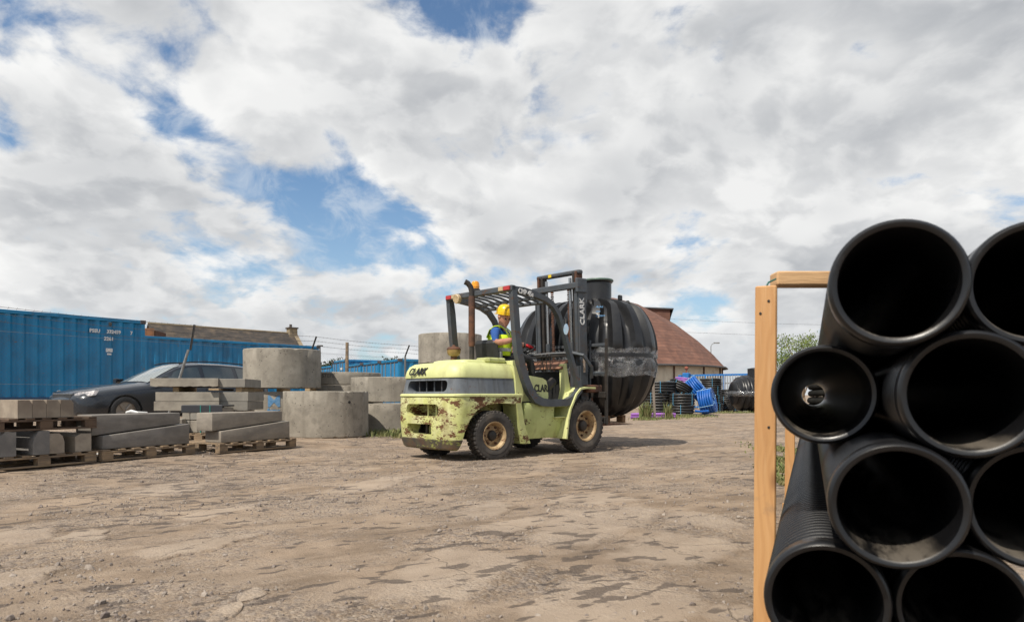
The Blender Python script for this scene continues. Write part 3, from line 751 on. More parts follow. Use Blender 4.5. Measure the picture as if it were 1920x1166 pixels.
# wheels
def wheel_set(name, R, w, rr, loc, rz=0., nuts=8, side=-1):
    wh = empty(name, loc, rz); wh.parent = lift
    T = Matrix.Rotation(math.pi / 2, 4, 'X') if side < 0 else Matrix.Rotation(-math.pi / 2, 4, 'X')     # local +z points outwards
    h = w / 2
    ty = MB().lathe([(rr, -h * .85), (rr + .02, -h * .95), (R - .10, -h), (R - .03, -h * .96), (R - .012, -h * .8), (R - .012, h * .8), (R - .03, h * .96), (R - .10, h), (R - .085, h * 1.02), (rr + .03, h * .97), (rr, h * .85)], 64, T, closed=True)
    nl = 34
    for k in range(nl):
        for sd in (-1, 1):
            a = 2 * math.pi * (k + (.5 if sd > 0 else 0)) / nl
            ty.box((0, 0, 0), (.026, 2 * math.pi * R / nl * .68, h * .86), .004, T @ Matrix.Rotation(a, 4, 'Z') @ Matrix.Translation((R - .011, 0, sd * h * .5)) @ Matrix.Rotation(sd * .18, 4, 'X'))
    ty.build('tyre', M['rubber'], wh, 35)
    rm = MB().lathe([(rr * .30, h * .20), (rr * .52, h * .22), (rr * .62, h * .10), (rr * .78, h * .12), (rr * .84, h * .62), (rr * .93, h * .78), (rr * .95, h * .90), (rr * 1.04, h * .96), (rr * 1.06, h * .90), (rr * 1.0, h * .8), (rr * .97, -h * .8)], 40, T)
    rim_o = rm.build('rim', M['rim'], wh, 40)
    MB().lathe([(rr * .40, h * .15), (rr * .40, h * .30), (rr * .33, h * .52), (rr * .22, h * .60), (0, h * .62)], 24, T).build('hub', M['dark_steel'], wh)
    for k in range(nuts):
        a = 2 * math.pi * k / nuts
        MB().lathe([(.017, 0), (.017, .03), (.010, .036), (0, .036)], 6, T @ Matrix.Translation((rr * .66 * math.cos(a), rr * .66 * math.sin(a), h * .10))).build('wheel_nut', M['rust'], rim_o)
    return wh
wheel_set('front_wheel', .425, .27, .235, (2.0, -.64, .425))
wheel_set('front_wheel', .425, .27, .235, (2.0, .64, .425), side=1)
wheel_set('rear_wheel', .35, .22, .19, (.07, -.62, .345), math.radians(-7), 6)
wheel_set('rear_wheel', .35, .22, .19, (.02, .56, .345), math.radians(-7), 6, side=1)

# mast, tilted back a little
mast = empty('mast', (2.30, 0, .35), 0); mast.parent = lift; mast.rotation_euler = (0, math.radians(-2.5), 0)
for s in (-1, 1):
    MB().prism([(-.09, .0), (.09, 0), (.09, 2.40), (-.09, 2.40)], s * .46, s * .50).box((-.075, s * .44, 1.2), (.03, .085, 2.4), .003).box((.075, s * .44, 1.2), (.03, .085, 2.4), .003).build('outer_channel', M['steel_grey'], mast, 20)
    MB().box((0, s * .36, 1.36), (.12, .05, 2.5), .006).build('inner_channel', M['dark_steel'], mast)
    MB().tube([(-.03, s * .27, .1), (-.03, s * .27, 1.45)], .045, 12).build('lift_cylinder', M['steel_grey'], mast)
    MB().tube([(-.03, s * .27, 1.45), (-.03, s * .27, 2.52)], .026, 10).build('cylinder_rod', mat('chrome_rod', (.4, .4, .4), None, 5, .25, metal=1.), mast)
    ch = MB()
    for k in range(62): ch.box((.02, s * .19, .2 + k * .036), (.016 + .012 * (k % 2), .05, .026), 0)
    ch.build('lift_chain', M['rust'], mast, 0)
    MB().box((.0, s * .43, 2.46), (.16, .05, .30), .01).build('mast_bracket', M['rust'], mast)
MB().box((-.11, 0, 2.37), (.07, 1.06, .10), .012).build('outer_cross_beam', M['steel_grey'], mast)
MB().box((.0, 0, 2.60), (.12, .98, .07), .02).build('inner_cross_beam', M['steel_grey'], mast)
MB().box((-.06, .16, 2.60), (.006, .07, .05), .001).build('yellow_label', mat('yellow_label', (.7, .5, .02), None, 5, .6), mast)
MB().box((-.11, 0, 1.25), (.05, .98, .08), .01).build('middle_cross_beam', M['dark_steel'], mast)
MB().box((-.02, -.50, 2.37), (.26, .05, .24), .015).build('mast_head_plate', M['steel_grey'], mast)
lettering('CLARK', .15, M['white_print'], mast, frame((.035, -.503, 1.72), (0, 0, 1), (0, -1, 0)) , .003, 0, .95, bold=.004)
MB().box((.0, -.503, 1.06), (.05, .004, .24), .001).build('data_label', mat('stained_label', (.5, .42, .34), (.3, .2, .14), 30, .7), mast)
# hoses looping by the mast
MB().tube([(-.12, -.30, 1.25), (-.2, -.42, 1.27), (-.16, -.62, 1.22), (.0, -.66, 1.02), (.06, -.60, .85)], .03, 10).build('hydraulic_hose', M['steel_grey'], mast)
MB().tube([(-.12, -.45, 1.27), (-.35, -.10, 1.27), (-.62, .2, 1.245)], .02, 8).build('hydraulic_hose', M['steel_grey'], mast)
# carriage with load backrest and forks
car_z = .40
cg = empty('carriage', (2.50, 0, car_z)); cg.parent = lift
MB().box((-.02, 0, .10), (.06, 1.56, .12), .008).build('lower_bar', M['dark_steel'], cg)
MB().box((-.02, 0, .52), (.06, 1.56, .10), .008).build('upper_bar', M['dark_steel'], cg)
for y in (-.77, -.42, -.14, .14, .42, .77):
    big = abs(y) > .7
    MB().box((0, y, .74 if big else .80), (.035, .055 if big else .03, 1.42 if big else 1.28), .005).build('backrest_bar', M['dark_steel'] if big else M['steel_grey'], cg)
MB().box((0.002, 0, 1.35), (.04, 1.5, .05), .006).build('backrest_rail', M['steel_grey'], cg)
MB().box((0.002, 0, .88), (.03, 1.5, .04), .006).build('backrest_rail', M['steel_grey'], cg)
MB().box((-.15, -.60, .62), (.40, .10, .13), .02).build('side_shift_arm', M['rust'], cg)
for s in (-1, 1):
    MB().prism([(.03, .6), (.08, .6), (.08, .04), (.75, .025), (1.20, .005), (1.20, -.005), (.03, -.02)], s * .36 - .06, s * .36 + .06).build('fork', M['rust'], cg, 20)
# ------------------------------------------------------------------ ribbed black tanks
def tank_mesh(mb, R, half, up, dn, ribs_end, ribs_side, depth, axis_y=True, nphi=26, top_flat=.0, neck=None):
    """stadium plan: two half-round ends joined by straight sides; z = 0 at the moulded seam"""
    per = []           # (centre offset along axis, outward angle, rib phase)
    ns = 10
    for sgn in (1, -1):
        for k in range(ribs_end * ns):
            t = k / (ribs_end * ns); a = -math.pi / 2 + math.pi * t
            per.append((half * sgn, a if sgn > 0 else a + math.pi, t * ribs_end))
        for k in range(ribs_side * ns):
            t = k / (ribs_side * ns); per.append((half * sgn * (1 - 2 * t), math.pi / 2 * sgn, t * ribs_side))
    def rib(ph):
        c = math.cos(2 * math.pi * ph); return max(-1, min(1, c * 3.2 + .7)) * .5
    rings = []
    prof = []
    for k in range(nphi + 1):
        th = -math.pi / 2 + math.pi * k / nphi
        if th < 0: prof.append((max(0., math.cos(th)) ** .78, dn * math.sin(th) * (1. if th > -1.4 else 1.)))
        else: prof.append((max(0., math.cos(th)) ** .76, up * math.sin(th)))
    for r, z in prof:
        fade = min(1, r * 1.6) * (1 - math.exp(-(z / .07) ** 2)) 
        ring = []
        for off, a, ph in per:
            rr = R * r + depth * rib(ph) * fade
            zz = z + (depth * rib(ph) * .7 * (abs(z) / up) * min(1, r * 3))
            rr = max(rr, .01)
            u, v = off * min(1, .25 + r * 1.2) + rr * math.cos(a), rr * math.sin(a)
            ring.append((v, u, zz) if axis_y else (u, v, zz))
        rings.append(ring)
    mb.loft(rings)
    return per
def seam_ring(per, R, z0, z1, out, axis_y=True, jag=0., seed=1, nz=6, wob=.0):
    rs = random.Random(seed); rings = []
    ph = [rs.random() * 6 for _ in range(6)]
    for k in range(nz + 1):
        t = k / nz; ring = []
        for i, (off, a, p) in enumerate(per):
            s = i / len(per) * 2 * math.pi
            z = z0 + (z1 - z0) * t
            if k in (0, nz): z += jag * (math.sin(9 * s + ph[0]) + .6 * math.sin(23 * s + ph[1]) + .4 * math.sin(51 * s + ph[2]))
            rr = R + out + wob * math.sin(t * 9 + 5 * math.sin(3 * s + ph[3]) + ph[4]) + wob * .7 * math.sin(37 * s + t * 7)
            u, v = off + rr * math.cos(a), rr * math.sin(a)
            ring.append((v, u, z) if axis_y else (u, v, z))
        rings.append(ring)
    return rings

# stretch film: clear, wrinkled
def film_mat():
    m = bpy.data.materials.new('stretch_film'); m.use_nodes = True; g = NT(m.node_tree)
    v = g.coord('Object')
    w = g.noise(g.vm('MULTIPLY', v, (2.2, 2.2, 16.)), 2.4, 7., .68, 1.2)
    w2 = g.noise(g.vm('MULTIPLY', v, (5., 5., 30.)), 2., 5., .6, .8)
    st = g.step(.48, .66, w) * .6 + g.step(.52, .66, w2) * .45
    b = g.node('ShaderNodeBsdfPrincipled', {'Base Color': (.55, .56, .57), 'Roughness': .22, 'Specular IOR Level': .6})
    g.put(b.inputs['Normal'], g.bump(w * .6 + w2 * .4, .9, .03))
    tr = g.node('ShaderNodeBsdfTransparent'); gl = g.node('ShaderNodeBsdfGlossy', {'Color': (1, 1, 1), 'Roughness': .12})
    g.put(gl.inputs['Normal'], g.bump(w, 1., .03))
    mx = g.node('ShaderNodeMixShader', {0: .10}); g.t.links.new(tr.outputs[0], mx.inputs[1]); g.t.links.new(gl.outputs[0], mx.inputs[2])
    m2 = g.node('ShaderNodeMixShader', {0: st * .6}); g.t.links.new(mx.outputs[0], m2.inputs[1]); g.t.links.new(b.outputs[0], m2.inputs[2])
    g.t.links.new(m2.outputs[0], g.node('ShaderNodeOutputMaterial').inputs[0])
    return m
M['film'] = film_mat()

TZ = 1.60; TR = .88
tank = empty('septic_tank', W(3.42, .50, TZ), FA, 'large ribbed black plastic tank with a round neck, film wrapped, on the forklift', 'tank')
mb = MB(); per = tank_mesh(mb, TR, .52, 1.04, 1.10, 7, 4, .12)
body = mb.build('shell', M['black_tank'], tank, 50)
sr = seam_ring(per, TR, -.03, .03, .05, nz=3); MB().loft(sr, cap=False).build('seam_flange', M['black_tank'], tank, 40)
fr_ = seam_ring(per, TR, -.36, .12, .045, jag=.016, nz=14, wob=.010, seed=4); MB().loft(fr_, cap=False).build('film_wrap', M['film'], tank, 60)
MB().lathe([(.30, .86), (.265, 1.0), (.25, 1.06), (.25, 1.36), (.27, 1.375), (.275, 1.40)], 40, Matrix.Translation((0, -.34, 0))).build('neck', M['black_tank'], tank, 40)
MB().lathe([(.285, 1.395), (.29, 1.41), (.28, 1.428), (.15, 1.435), (0, 1.437)], 40, Matrix.Translation((0, -.34, 0))).build('neck_cover', mat('green_grey_lid', (.10, .16, .13), (.07, .11, .09), 6, .5), tank, 40)
for y in (-.85, .75):
    MB().box((0, y, 1.05), (.10, .05, .10), .015).build('lifting_lug', M['black_tank'], tank)
MB().tube([(.0, -1.0, .93), (-.02, -1.0, .95)], .06, 16).build('lifting_eye', M['black'], tank)
# small blue maker's print on the end, three scribbled lines
for k, (t, w) in enumerate((('Aske', .9), ('eau', .8), ('System', .8))):
    a = math.radians(-150); c = Vector((math.cos(a) * .80, -.50 + math.sin(a) * .74, .74 - k * .075))
    nrm = Vector((math.cos(a), math.sin(a), .75)); lettering(t, .07, M['blue_print'], tank, frame(c + nrm.normalized() * .10, nrm.cross(Vector((0, 0, 1))) * -1, nrm), .002, .2, w, 'print')
# pallet under the tank, on the forks
def pallet(name, loc, rz, label, group, nx=1.2, ny=1.0, mat_=None, parts=True):
    p = empty(name, loc, rz, label, 'pallet', group)
    m_ = mat_ or M['pallet']
    for k in range(7):
        MB().box((-nx / 2 + .05 + (nx - .1) * k / 6, 0, .133), (.098, ny, .02), .003).build('deck_board', m_, p)
    for y in (-ny / 2 + .05, 0, ny / 2 - .05):
        MB().box((0, y, .112), (nx, .098, .02), .003).build('stringer_board', m_, p)
        for x in (-nx / 2 + .07, 0, nx / 2 - .07): MB().box((x, y, .062), (.14, .095, .08), .004).build('block', m_, p)
        MB().box((0, y, .0115), (nx, .095, .02), .003).build('bottom_board', m_, p)
    return p
pl = pallet('wooden_pallet', W(3.22, .35, .41), FA + math.pi / 2, 'wooden pallet under the black tank on the forks', None, 1.2, 1.0, mat('orange_pallet_wood', (.26, .15, .075), (.16, .09, .05), 4, .85, bump=.3))
# ------------------------------------------------------------------ driver, in the truck's coordinates
drv = empty('person', W(.78, -.02, 1.47), FA, 'driver in yellow hard hat, yellow vest and red gloves, seated on the forklift', 'person')
DO = Vector((.78, -.02, 1.47))
def skinned(name, joints, edges, parent, matf, root=0, sub=2):
    me = bpy.data.meshes.new(name); me.from_pydata([Vector(j[0]) for j in joints], edges, [])
    o = bpy.data.objects.new(name, me); col.objects.link(o)
    o.modifiers.new('skin', 'SKIN'); sk = me.skin_vertices[0].data
    for i, j in enumerate(joints):
        r = j[1]; sk[i].radius = r if isinstance(r, tuple) else (r, r); sk[i].use_root = (i == root)
    o.modifiers['skin'].use_smooth_shade = True; o.modifiers['skin'].branch_smoothing = .4
    sb = o.modifiers.new('sub', 'SUBSURF'); sb.levels = sub; sb.render_levels = sub
    baked(o); o.data.materials.clear(); matf(o.data); o.data.shade_smooth()
    o.parent = parent
    return o
M['skin'] = mat('skin', (.50, .25, .17), (.42, .19, .13), 12, .55)
M['shirt'] = mat('blue_shirt', (.02, .10, .36), (.015, .07, .26), 5, .85, bump=.5, bscale=9)
M['trousers'] = mat('black_trousers', (.012, .012, .014), (.02, .02, .022), 5, .9, bump=.4, bscale=9)
M['vest'] = mat('yellow_vest', (.62, .80, .02), (.50, .68, .02), 4, .75, bump=.4, bscale=10)
M['glove'] = mat('red_glove', (.50, .015, .02), (.34, .01, .015), 9, .8, bump=.3)
M['hat'] = mat('yellow_hard_hat', (.85, .53, .01), (.80, .48, .01), 4, .3, coat=.2)
M['reflect'] = mat('grey_reflective_tape', (.38, .39, .38), (.28, .29, .29), 9, .5)
# seated, turned to his right, looking back past the pillar
J = [((0, 0, .02), (.16, .17)), ((0, 0, .14), (.165, .165)), ((.005, -.01, .28), (.165, .165)), ((.01, -.02, .41), (.15, .15)), ((.02, -.035, .48), (.085, .085)), ((.03, -.05, .525), (.07, .07)),
     # head
     ((.04, -.07, .575), (.088, .092)), ((.045, -.075, .655), (.112, .116)), ((.04, -.07, .735), (.095, .095)),
     # right arm: the trunk is turned to the right, elbow back over the seat, forearm across
     ((-.165, -.10, .43), (.085, .085)), ((-.225, -.155, .32), (.070, .070)), ((-.245, -.20, .235), (.056, .056)), ((-.12, -.27, .255), (.053, .053)), ((-.015, -.305, .285), (.040, .040)),
     # left arm reaching to the wheel
     ((.185, .065, .43), (.082, .082)), ((.285, .08, .34), (.066, .066)), ((.37, .07, .262), (.055, .055)), ((.48, .03, .255), (.050, .050)), ((.58, -.015, .245), (.040, .040)),
     # legs
     ((.08, -.11, .02), (.10, .10)), ((.30, -.15, .03), (.085, .085)), ((.50, -.17, .02), (.068, .068)), ((.56, -.17, -.18), (.06, .06)), ((.60, -.17, -.42), (.045, .045)),
     ((.08, .11, .02), (.10, .10)), ((.30, .15, .03), (.085, .085)), ((.50, .17, .02), (.068, .068)), ((.58, .17, -.18), (.06, .06)), ((.64, .17, -.42), (.045, .045))]
E = [(0, 1), (1, 2), (2, 3), (3, 4), (4, 5), (5, 6), (6, 7), (7, 8), (3, 9), (9, 10), (10, 11), (11, 12), (12, 13), (3, 14), (14, 15), (15, 16), (16, 17), (17, 18), (0, 19), (19, 20), (20, 21), (21, 22), (22, 23), (0, 24), (24, 25), (25, 26), (26, 27), (27, 28)]
REG = ['t', 's', 's', 's', 'k', 'k', 'k', 'k', 'k', 's', 's', 'k', 'k', 'k', 's', 's', 'k', 'k', 'k'] + ['t'] * 10
def bodymat(me):
    for k in ('skin', 'shirt', 'trousers'): me.materials.append(M[k])
    jj = [Vector(j[0]) for j in J]
    for p in me.polygons:
        c = p.center; best = None
        for a, b in E:
            A, B = jj[a], jj[b]; t = max(0, min(1, (c - A).dot(B - A) / (B - A).length_squared)); d = (A + (B - A) * t - c).length
            if best is None or d < best[0]: best = (d, REG[a] if t < .5 else REG[b], a, b, t)
        r = best[1]
        if best[2] in (10, 15): r = 's' if best[4] < .75 else 'k'
        if c.z < .06 and r == 's': r = 't'
        p.material_index = {'k': 0, 's': 1, 't': 2}[r]
body_o = skinned('body', J, E, drv, bodymat)
# face: looks to his right and down, towards the camera side
HC = Vector((.045, -.075, .655)); look = Vector((-.12, -.97, -.2)).normalized(); side = look.cross(Vector((0, 0, 1))).normalized(); upv = side.cross(look)
HM = frame(HC, side, look)       # x to his right..., y up, z out of the face
MB().lathe([(0, -.03), (.012, -.022), (.017, 0), (.012, .018), (0, .024)], 10, HM @ Matrix.Translation((0, -.012, .105)) @ Matrix.Rotation(-.5, 4, 'X') @ Matrix.Diagonal((1, 1.6, 1, 1))).build('nose', M['skin'], drv, 60)
for s in (-1, 1):
    MB().lathe([(0, -.008), (.011, -.004), (.013, 0), (.009, .006), (0, .008)], 10, HM @ Matrix.Translation((s * .036, .018, .094))).build('eye', mat('eye_dark', (.03, .02, .015), None, 5, .3) if s < 0 else bpy.data.materials['eye_dark'], drv, 60)
    MB().lathe([(0, -.012), (.022, -.008), (.03, 0), (.02, .008), (0, .01)], 10, HM @ Matrix.Translation((s * .104, 0, .0)) @ Matrix.Rotation(math.pi / 2, 4, 'Y') @ Matrix.Diagonal((1.2, .8, 1, 1))).build('ear', M['skin'], drv, 60)
    MB().box((0, 0, 0), (.038, .008, .010), .003, HM @ Matrix.Translation((s * .036, .036, .098))).build('eyebrow', mat('grey_brow', (.16, .13, .11), None, 5, .9) if s < 0 else bpy.data.materials['grey_brow'], drv)
MB().box((0, 0, 0), (.045, .009, .010), .004, HM @ Matrix.Translation((0, -.058, .09))).build('mouth', mat('lips', (.33, .13, .10), None, 5, .6), drv)
# grey hair below the hat
MB().lathe([(.098, .0), (.1, .03), (.098, .06)], 24, frame(HC + Vector((0, 0, .02)), (1, 0, 0), (0, 0, 1))).build('hair', mat('short_grey_hair', (.17, .14, .12), None, 20, .9), drv)
bpy.data.objects.remove(bpy.data.objects['hair'])
# hard hat
HT = frame(HC + Vector((0, 0, .055)) - look * .005, side, (upv * .97 + look * -.12))
HT = frame(HC + upv * .040 - look * .006, side, upv)
dome = [(.130, 0), (.132, .012), (.128, .055), (.115, .098), (.092, .13), (.053, .152), (0, .16)]
ht = MB().lathe([(.110, -.002)] + dome, 28, HT @ Matrix.Diagonal((.95, 1.1, 1, 1))).build('hard_hat', M['hat'], drv, 50)
br = []
for k in range(28):
    a = 2 * math.pi * k / 28; f = max(0, -math.sin(a)) ** 2
    br.append((a, .120 + .012 + .045 * f, f))
MB().loft([[(.95 * .11 * math.cos(a), 1.1 * .11 * math.sin(a), .002) for a, r, f in br], [(.95 * r * math.cos(a), 1.1 * r * math.sin(a), -.004 - .014 * f) for a, r, f in br], [(.95 * r * math.cos(a), 1.1 * r * math.sin(a), .002 - .014 * f) for a, r, f in br], [(.95 * .12 * math.cos(a), 1.1 * .12 * math.sin(a), .016) for a, r, f in br]], HT, cap=False).build('brim', M['hat'], ht, 50)
for x in (-.035, 0, .035):
    MB().tube([(x, .12 * math.cos(t) * 1.08, .003 + .146 * math.sin(t) * (1 - abs(x) * 1.2)) for t in [math.pi * k / 12 for k in range(1, 12)]], .006, 6, M=HT).build('hat_rib', M['hat'], ht)
# vest: an open shell over the shirt with arm holes
def ring_t(z, cx, cy, rx, ry, a0, a1, n=22): return [(cx + rx * math.cos(a0 + (a1 - a0) * k / n), cy + ry * math.sin(a0 + (a1 - a0) * k / n), z) for k in range(n + 1)]
tw = -1.05                                     # the trunk is turned to the right
o0, o1 = tw + .16, tw + 2 * math.pi - .16          # open at the front
vest_rings = [ring_t(.05, .0, .0, .20, .20, o0, o1), ring_t(.16, .0, 0, .197, .197, o0, o1), ring_t(.27, .005, -.008, .195, .195, o0, o1), ring_t(.37, .008, -.015, .185, .185, o0 + .06, o1 - .06)]
vm_ = MB().loft(vest_rings, cap=False, closed=False).build('vest', M['vest'], drv, 60)
sm = vm_.modifiers.new('t', 'SOLIDIFY'); sm.thickness = .008; baked(vm_)
c_, s_ = math.cos(tw), math.sin(tw)
def tp(f, l, z): return (.01 + f * c_ - l * s_, -.02 + f * s_ + l * c_, z - .035)
for l in (-.115, .115):
    st = [tp(.165, l * .55, .33), tp(.158, l * .75, .40), tp(.125, l * .95, .475), tp(.05, l * 1.05, .535), tp(-.05, l * 1.05, .53), tp(-.13, l, .47), tp(-.175, l, .36)]
    ring = []
    for k, p in enumerate(st):
        p = Vector(p); wv = Vector((-s_, c_, 0)) * .05
        ring.append([p - wv, p + wv, p + wv + Vector((0, 0, .012)), p - wv + Vector((0, 0, .012))])
    MB().loft(ring).build('vest_strap', M['vest'], vm_, 60)
    ring = [[(Vector(q[0]) * .62 + Vector(q[1]) * .38) + Vector((0, 0, .004)), (Vector(q[0]) * .38 + Vector(q[1]) * .62) + Vector((0, 0, .004)), (Vector(q[2]) * .62 + Vector(q[3]) * .38) + Vector((0, 0, .006)), (Vector(q[2]) * .38 + Vector(q[3]) * .62) + Vector((0, 0, .006))] for q in ring]
    MB().loft(ring).build('reflective_tape', M['reflect'], vm_, 60)
tr_ = [ring_t(z, .0, -.002, .208, .208, o0, o1) for z in (.115, .165)]
tm = MB().loft(tr_, cap=False, closed=False).build('reflective_tape', M['reflect'], vm_, 60)
# gloved hands, five bent fingers each
def hand(wrist, fwd, palm_n, curl, name='glove', mirror=1):
    fwd = Vector(fwd).normalized(); pn = Vector(palm_n).normalized(); sd = fwd.cross(pn).normalized() * mirror; wrist = Vector(wrist)
    js = [(wrist - fwd * .03, (.046, .046)), (wrist + fwd * .02, (.042, .042)), (wrist + fwd * .06, (.054, .036))]; es = [(0, 1), (1, 2)]
    for i, (off, L) in enumerate(((-.030, .062), (-.010, .075), (.011, .072), (.031, .058))):
        p = wrist + fwd * .085 + sd * off; prev = 2
        d = fwd.copy()
        for k in range(4):
            js.append((p.copy(), .0165 - .001 * k)); es.append((prev, len(js) - 1)); prev = len(js) - 1
            if k > 0 or True: d = (d * math.cos(curl) + pn * math.sin(curl)).normalized() if k > 0 else d
            p = p + d * L * (.42 if k == 0 else .33)
    p = wrist + fwd * .035 - sd * .038; prev = 1; d = (fwd * .7 - sd * .7).normalized()
    for k in range(3):
        js.append((p.copy(), .0175 - .001 * k)); es.append((prev, len(js) - 1)); prev = len(js) - 1
        p = p + d * .032; d = (d + pn * .35 + fwd * .2).normalized()
    return skinned(name, js, es, drv, lambda me: me.materials.append(M['glove']), 0, 1)
hand((0., -.31, .29), (.95, -.1, .2), (.1, .9, -.3), .5)
hand((.60, -.02, .243), (.8, -.35, -.3), (0, .2, -1), .5, mirror=-1)
MB().lathe([(.040, -.012), (.043, -.008), (.043, .008), (.040, .012)], 18, frame((.545, .0, .25), (0, 0, 1), (.9, -.4, -.08))).build('wrist_watch', M['black'], drv)
for y in (-.17, .17):
    bx = .61 if y < 0 else .65
    MB().loft([[(bx + dx * sc - .02, y + dy * sc2, -.47 + dz) for dx, dy in ((-.07, -.045), (.12, -.05), (.19, -.03), (.19, .03), (.12, .05), (-.07, .045))] for sc, sc2, dz in ((1, 1, -.04), (1, 1, .0), (.8, .9, .045), (.45, .8, .09))]).build('boot', M['black'], drv, 50)
# ------------------------------------------------------------------ stacked concrete goods along the fence
EA = math.atan2(.88, .47)                      # the row runs this way, like the fence
M['kerb_pale'] = mat('pale_kerb_concrete', (.36, .31, .245), (.27, .225, .175), 4., .9, bump=.25, bscale=50, dirt=((.15, .12, .10), 5., .5), detail=8)
M['kerb_grey'] = mat('grey_kerb_concrete', (.20, .19, .18), (.145, .138, .13), 4., .85, bump=.2, bscale=50, dirt=((.30, .27, .24), 5., .4), detail=8)
def kerb_mesh(w, h, prof, L=.9):
    """end profile in x,z, extruded along y"""
    return MB().prism(prof, -L / 2, L / 2)
def gp(x, y): return Vector((x, y, gz(x, y)))
p1 = Vector((-5.84, 8.12, gz(-5.6, 8.0) + .005))
pallet('wooden_pallet', p1, EA, 'bottom pallet of the kerb stack at the left picture edge', 'pallets of concrete goods', 1.2, 1.0)
def on(o, a, x, y, z): return o + Vector((math.cos(a) * x - math.sin(a) * y, math.sin(a) * x + math.cos(a) * y, z))
low = [(-.46, .17, [(0, 0), (.17, 0), (.17, .27), (.06, .27), (.02, .23), (0, .17)], 'grey kerb, leftmost on the lower pallet, rounded top corner', M['kerb_grey'], .0),
       (-.13, .18, [(0, 0), (.18, 0), (.18, .27), (.07, .27), (.02, .20), (0, .12)], 'dark grey splayed kerb second from left on the lower pallet', M['kerb_grey'], -.02),
       (.055, .17, [(0, 0), (.17, 0), (.17, .13), (.15, .20), (.11, .235), (0, .235)], 'lighter kerb touching the splayed one, corner rounded on its right', M['kerb_pale'], .0),
       (.36, .19, [(0, 0), (.19, 0), (.19, .215), (.06, .215), (0, .18)], 'pale kerb standing alone at the right end of the lower pallet', M['kerb_pale'], .02)]
for x, w, pr, lab, mt, dy in low:
    o = MB().prism(pr, -.45, .45).build('kerb_block', mt, loc=on(p1, EA, x, -.04 + dy, .146), rot=(0, 0, EA)); tag(o, lab, 'kerb', 'concrete kerbs on the left pallets', 'thing')
pallet('wooden_pallet', on(p1, EA, .03, -.02, .422), EA, 'upper pallet between the two layers of kerbs at left', 'pallets of concrete goods', 1.15, .95, mat('dark_pallet_wood', (.13, .085, .055), (.075, .05, .035), 4, .9, bump=.3))
names = ['near end', 'second', 'third', 'far end']
for k in range(4):
    pr = [(0, 0), (.148, 0), (.148, .165), (.118, .205), (0, .205)]
    o = MB().prism(pr, -.46, .46).build('kerb_block', mat('kerb_%d' % k, *[tuple(q * f for q in c) for f, c in ((1 - .06 * k, (.34, .285, .22)), (1 - .06 * k, (.25, .205, .16)))], 4., .9, bump=.25, bscale=40, dirt=((.16, .12, .09), 4., .5)), loc=on(p1, EA, -.27 + k * .152, -.02, .568), rot=(0, 0, EA))
    tag(o, ['tan kerb on the upper pallet with its long side lit, nearest of four', 'tan kerb with one sloping top corner, second of four on the upper pallet', 'tan kerb with one sloping top corner, third of four on the upper pallet', 'tan kerb at the far end of the upper pallet, nearest the car'][k], 'kerb', 'concrete kerbs on the left pallets', 'thing')
MB().box((0, 0, 0), (.16, .5, .12), .01).build('concrete_block', M['kerb_pale'], loc=on(p1, EA, .47, .15, .63), rot=(0, 0, EA))
tag(bpy.data.objects['concrete_block'], 'small pale block at the far end of the upper kerb row', 'block')

# wedge shaped drainage channel units in pairs, one turned over on the other
def wedge(h0, h1, L, w, bev=.012):
    pr0 = [(-L / 2, 0), (L / 2, 0), (L / 2, h1), (-L / 2, h0)]
    return MB().loft([[(x, -w / 2, z) for x, z in pr0], [(x, w / 2, z) for x, z in pr0]])
def channel_pair(o, a, z, L, tags, mats):
    lo = wedge(.165, .275, L, .34).build('channel_unit', mats[0], loc=on(o, a, .0, -.26, z), rot=(0, 0, a)); tag(lo, tags[0], 'concrete unit', 'wedge shaped concrete units')
    mbw = MB(); pr = [(-L / 2, .17), (L / 2, .28), (L / 2, .43), (-L / 2, .43)]
    mbw.loft([[(x, -.17, z_) for x, z_ in pr], [(x, .17, z_) for x, z_ in pr]])
    up = mbw.build('channel_unit', mats[1], loc=on(o, a, -.10, -.20, z), rot=(0, 0, a)); tag(up, tags[1], 'concrete unit', 'wedge shaped concrete units')
    for d_ in (lo, up):
        bv = d_.modifiers.new('b', 'BEVEL'); bv.width = .012; bv.segments = 2; bv.limit_method = 'ANGLE'; baked(d_); d_.data.shade_smooth(); d_.data.set_sharp_from_angle(angle=.6)
    # moulded panel line on the upper face
M['unit_dark'] = mat('dark_unit_concrete', (.205, .185, .163), (.15, .136, .12), 5., .8, bump=.2, bscale=40, stretch=(1, 1, 2.5), dirt=((.25, .23, .21), 3., .5), detail=8)  # darker concrete tone with paler blotches
M['unit_mid'] = mat('brown_grey_concrete', (.285, .25, .208), (.225, .198, .166), 5., .85, bump=.2, bscale=40, stretch=(1, 1, 2.5), dirt=((.14, .125, .11), 3., .5), detail=8)
p2 = Vector((-5.19, 9.24, gz(-4.9, 9.0) + .005))
pallet('wooden_pallet', p2, EA, 'long pallet under the dark wedge units, second pallet from left', 'pallets of concrete goods', 1.3, 1.0)
channel_pair(p2, EA, .146, 1.22, ('lower dark wedge unit rising to the right on the second pallet', 'upper dark wedge unit below the car wheel'), (M['unit_dark'], M['unit_dark']))
p3 = Vector((-4.24, 10.55, gz(-4.0, 10.4) + .005))
pallet('wooden_pallet', p3, EA, 'pale pallet in front of the big concrete ring', 'pallets of concrete goods', 1.45, 1.0)
channel_pair(p3, EA, .146, 1.30, ('lower brown grey wedge unit on the pallet beside the big ring', 'upper brown grey wedge unit leaning against the big ring'), (M['unit_mid'], M['unit_mid']))
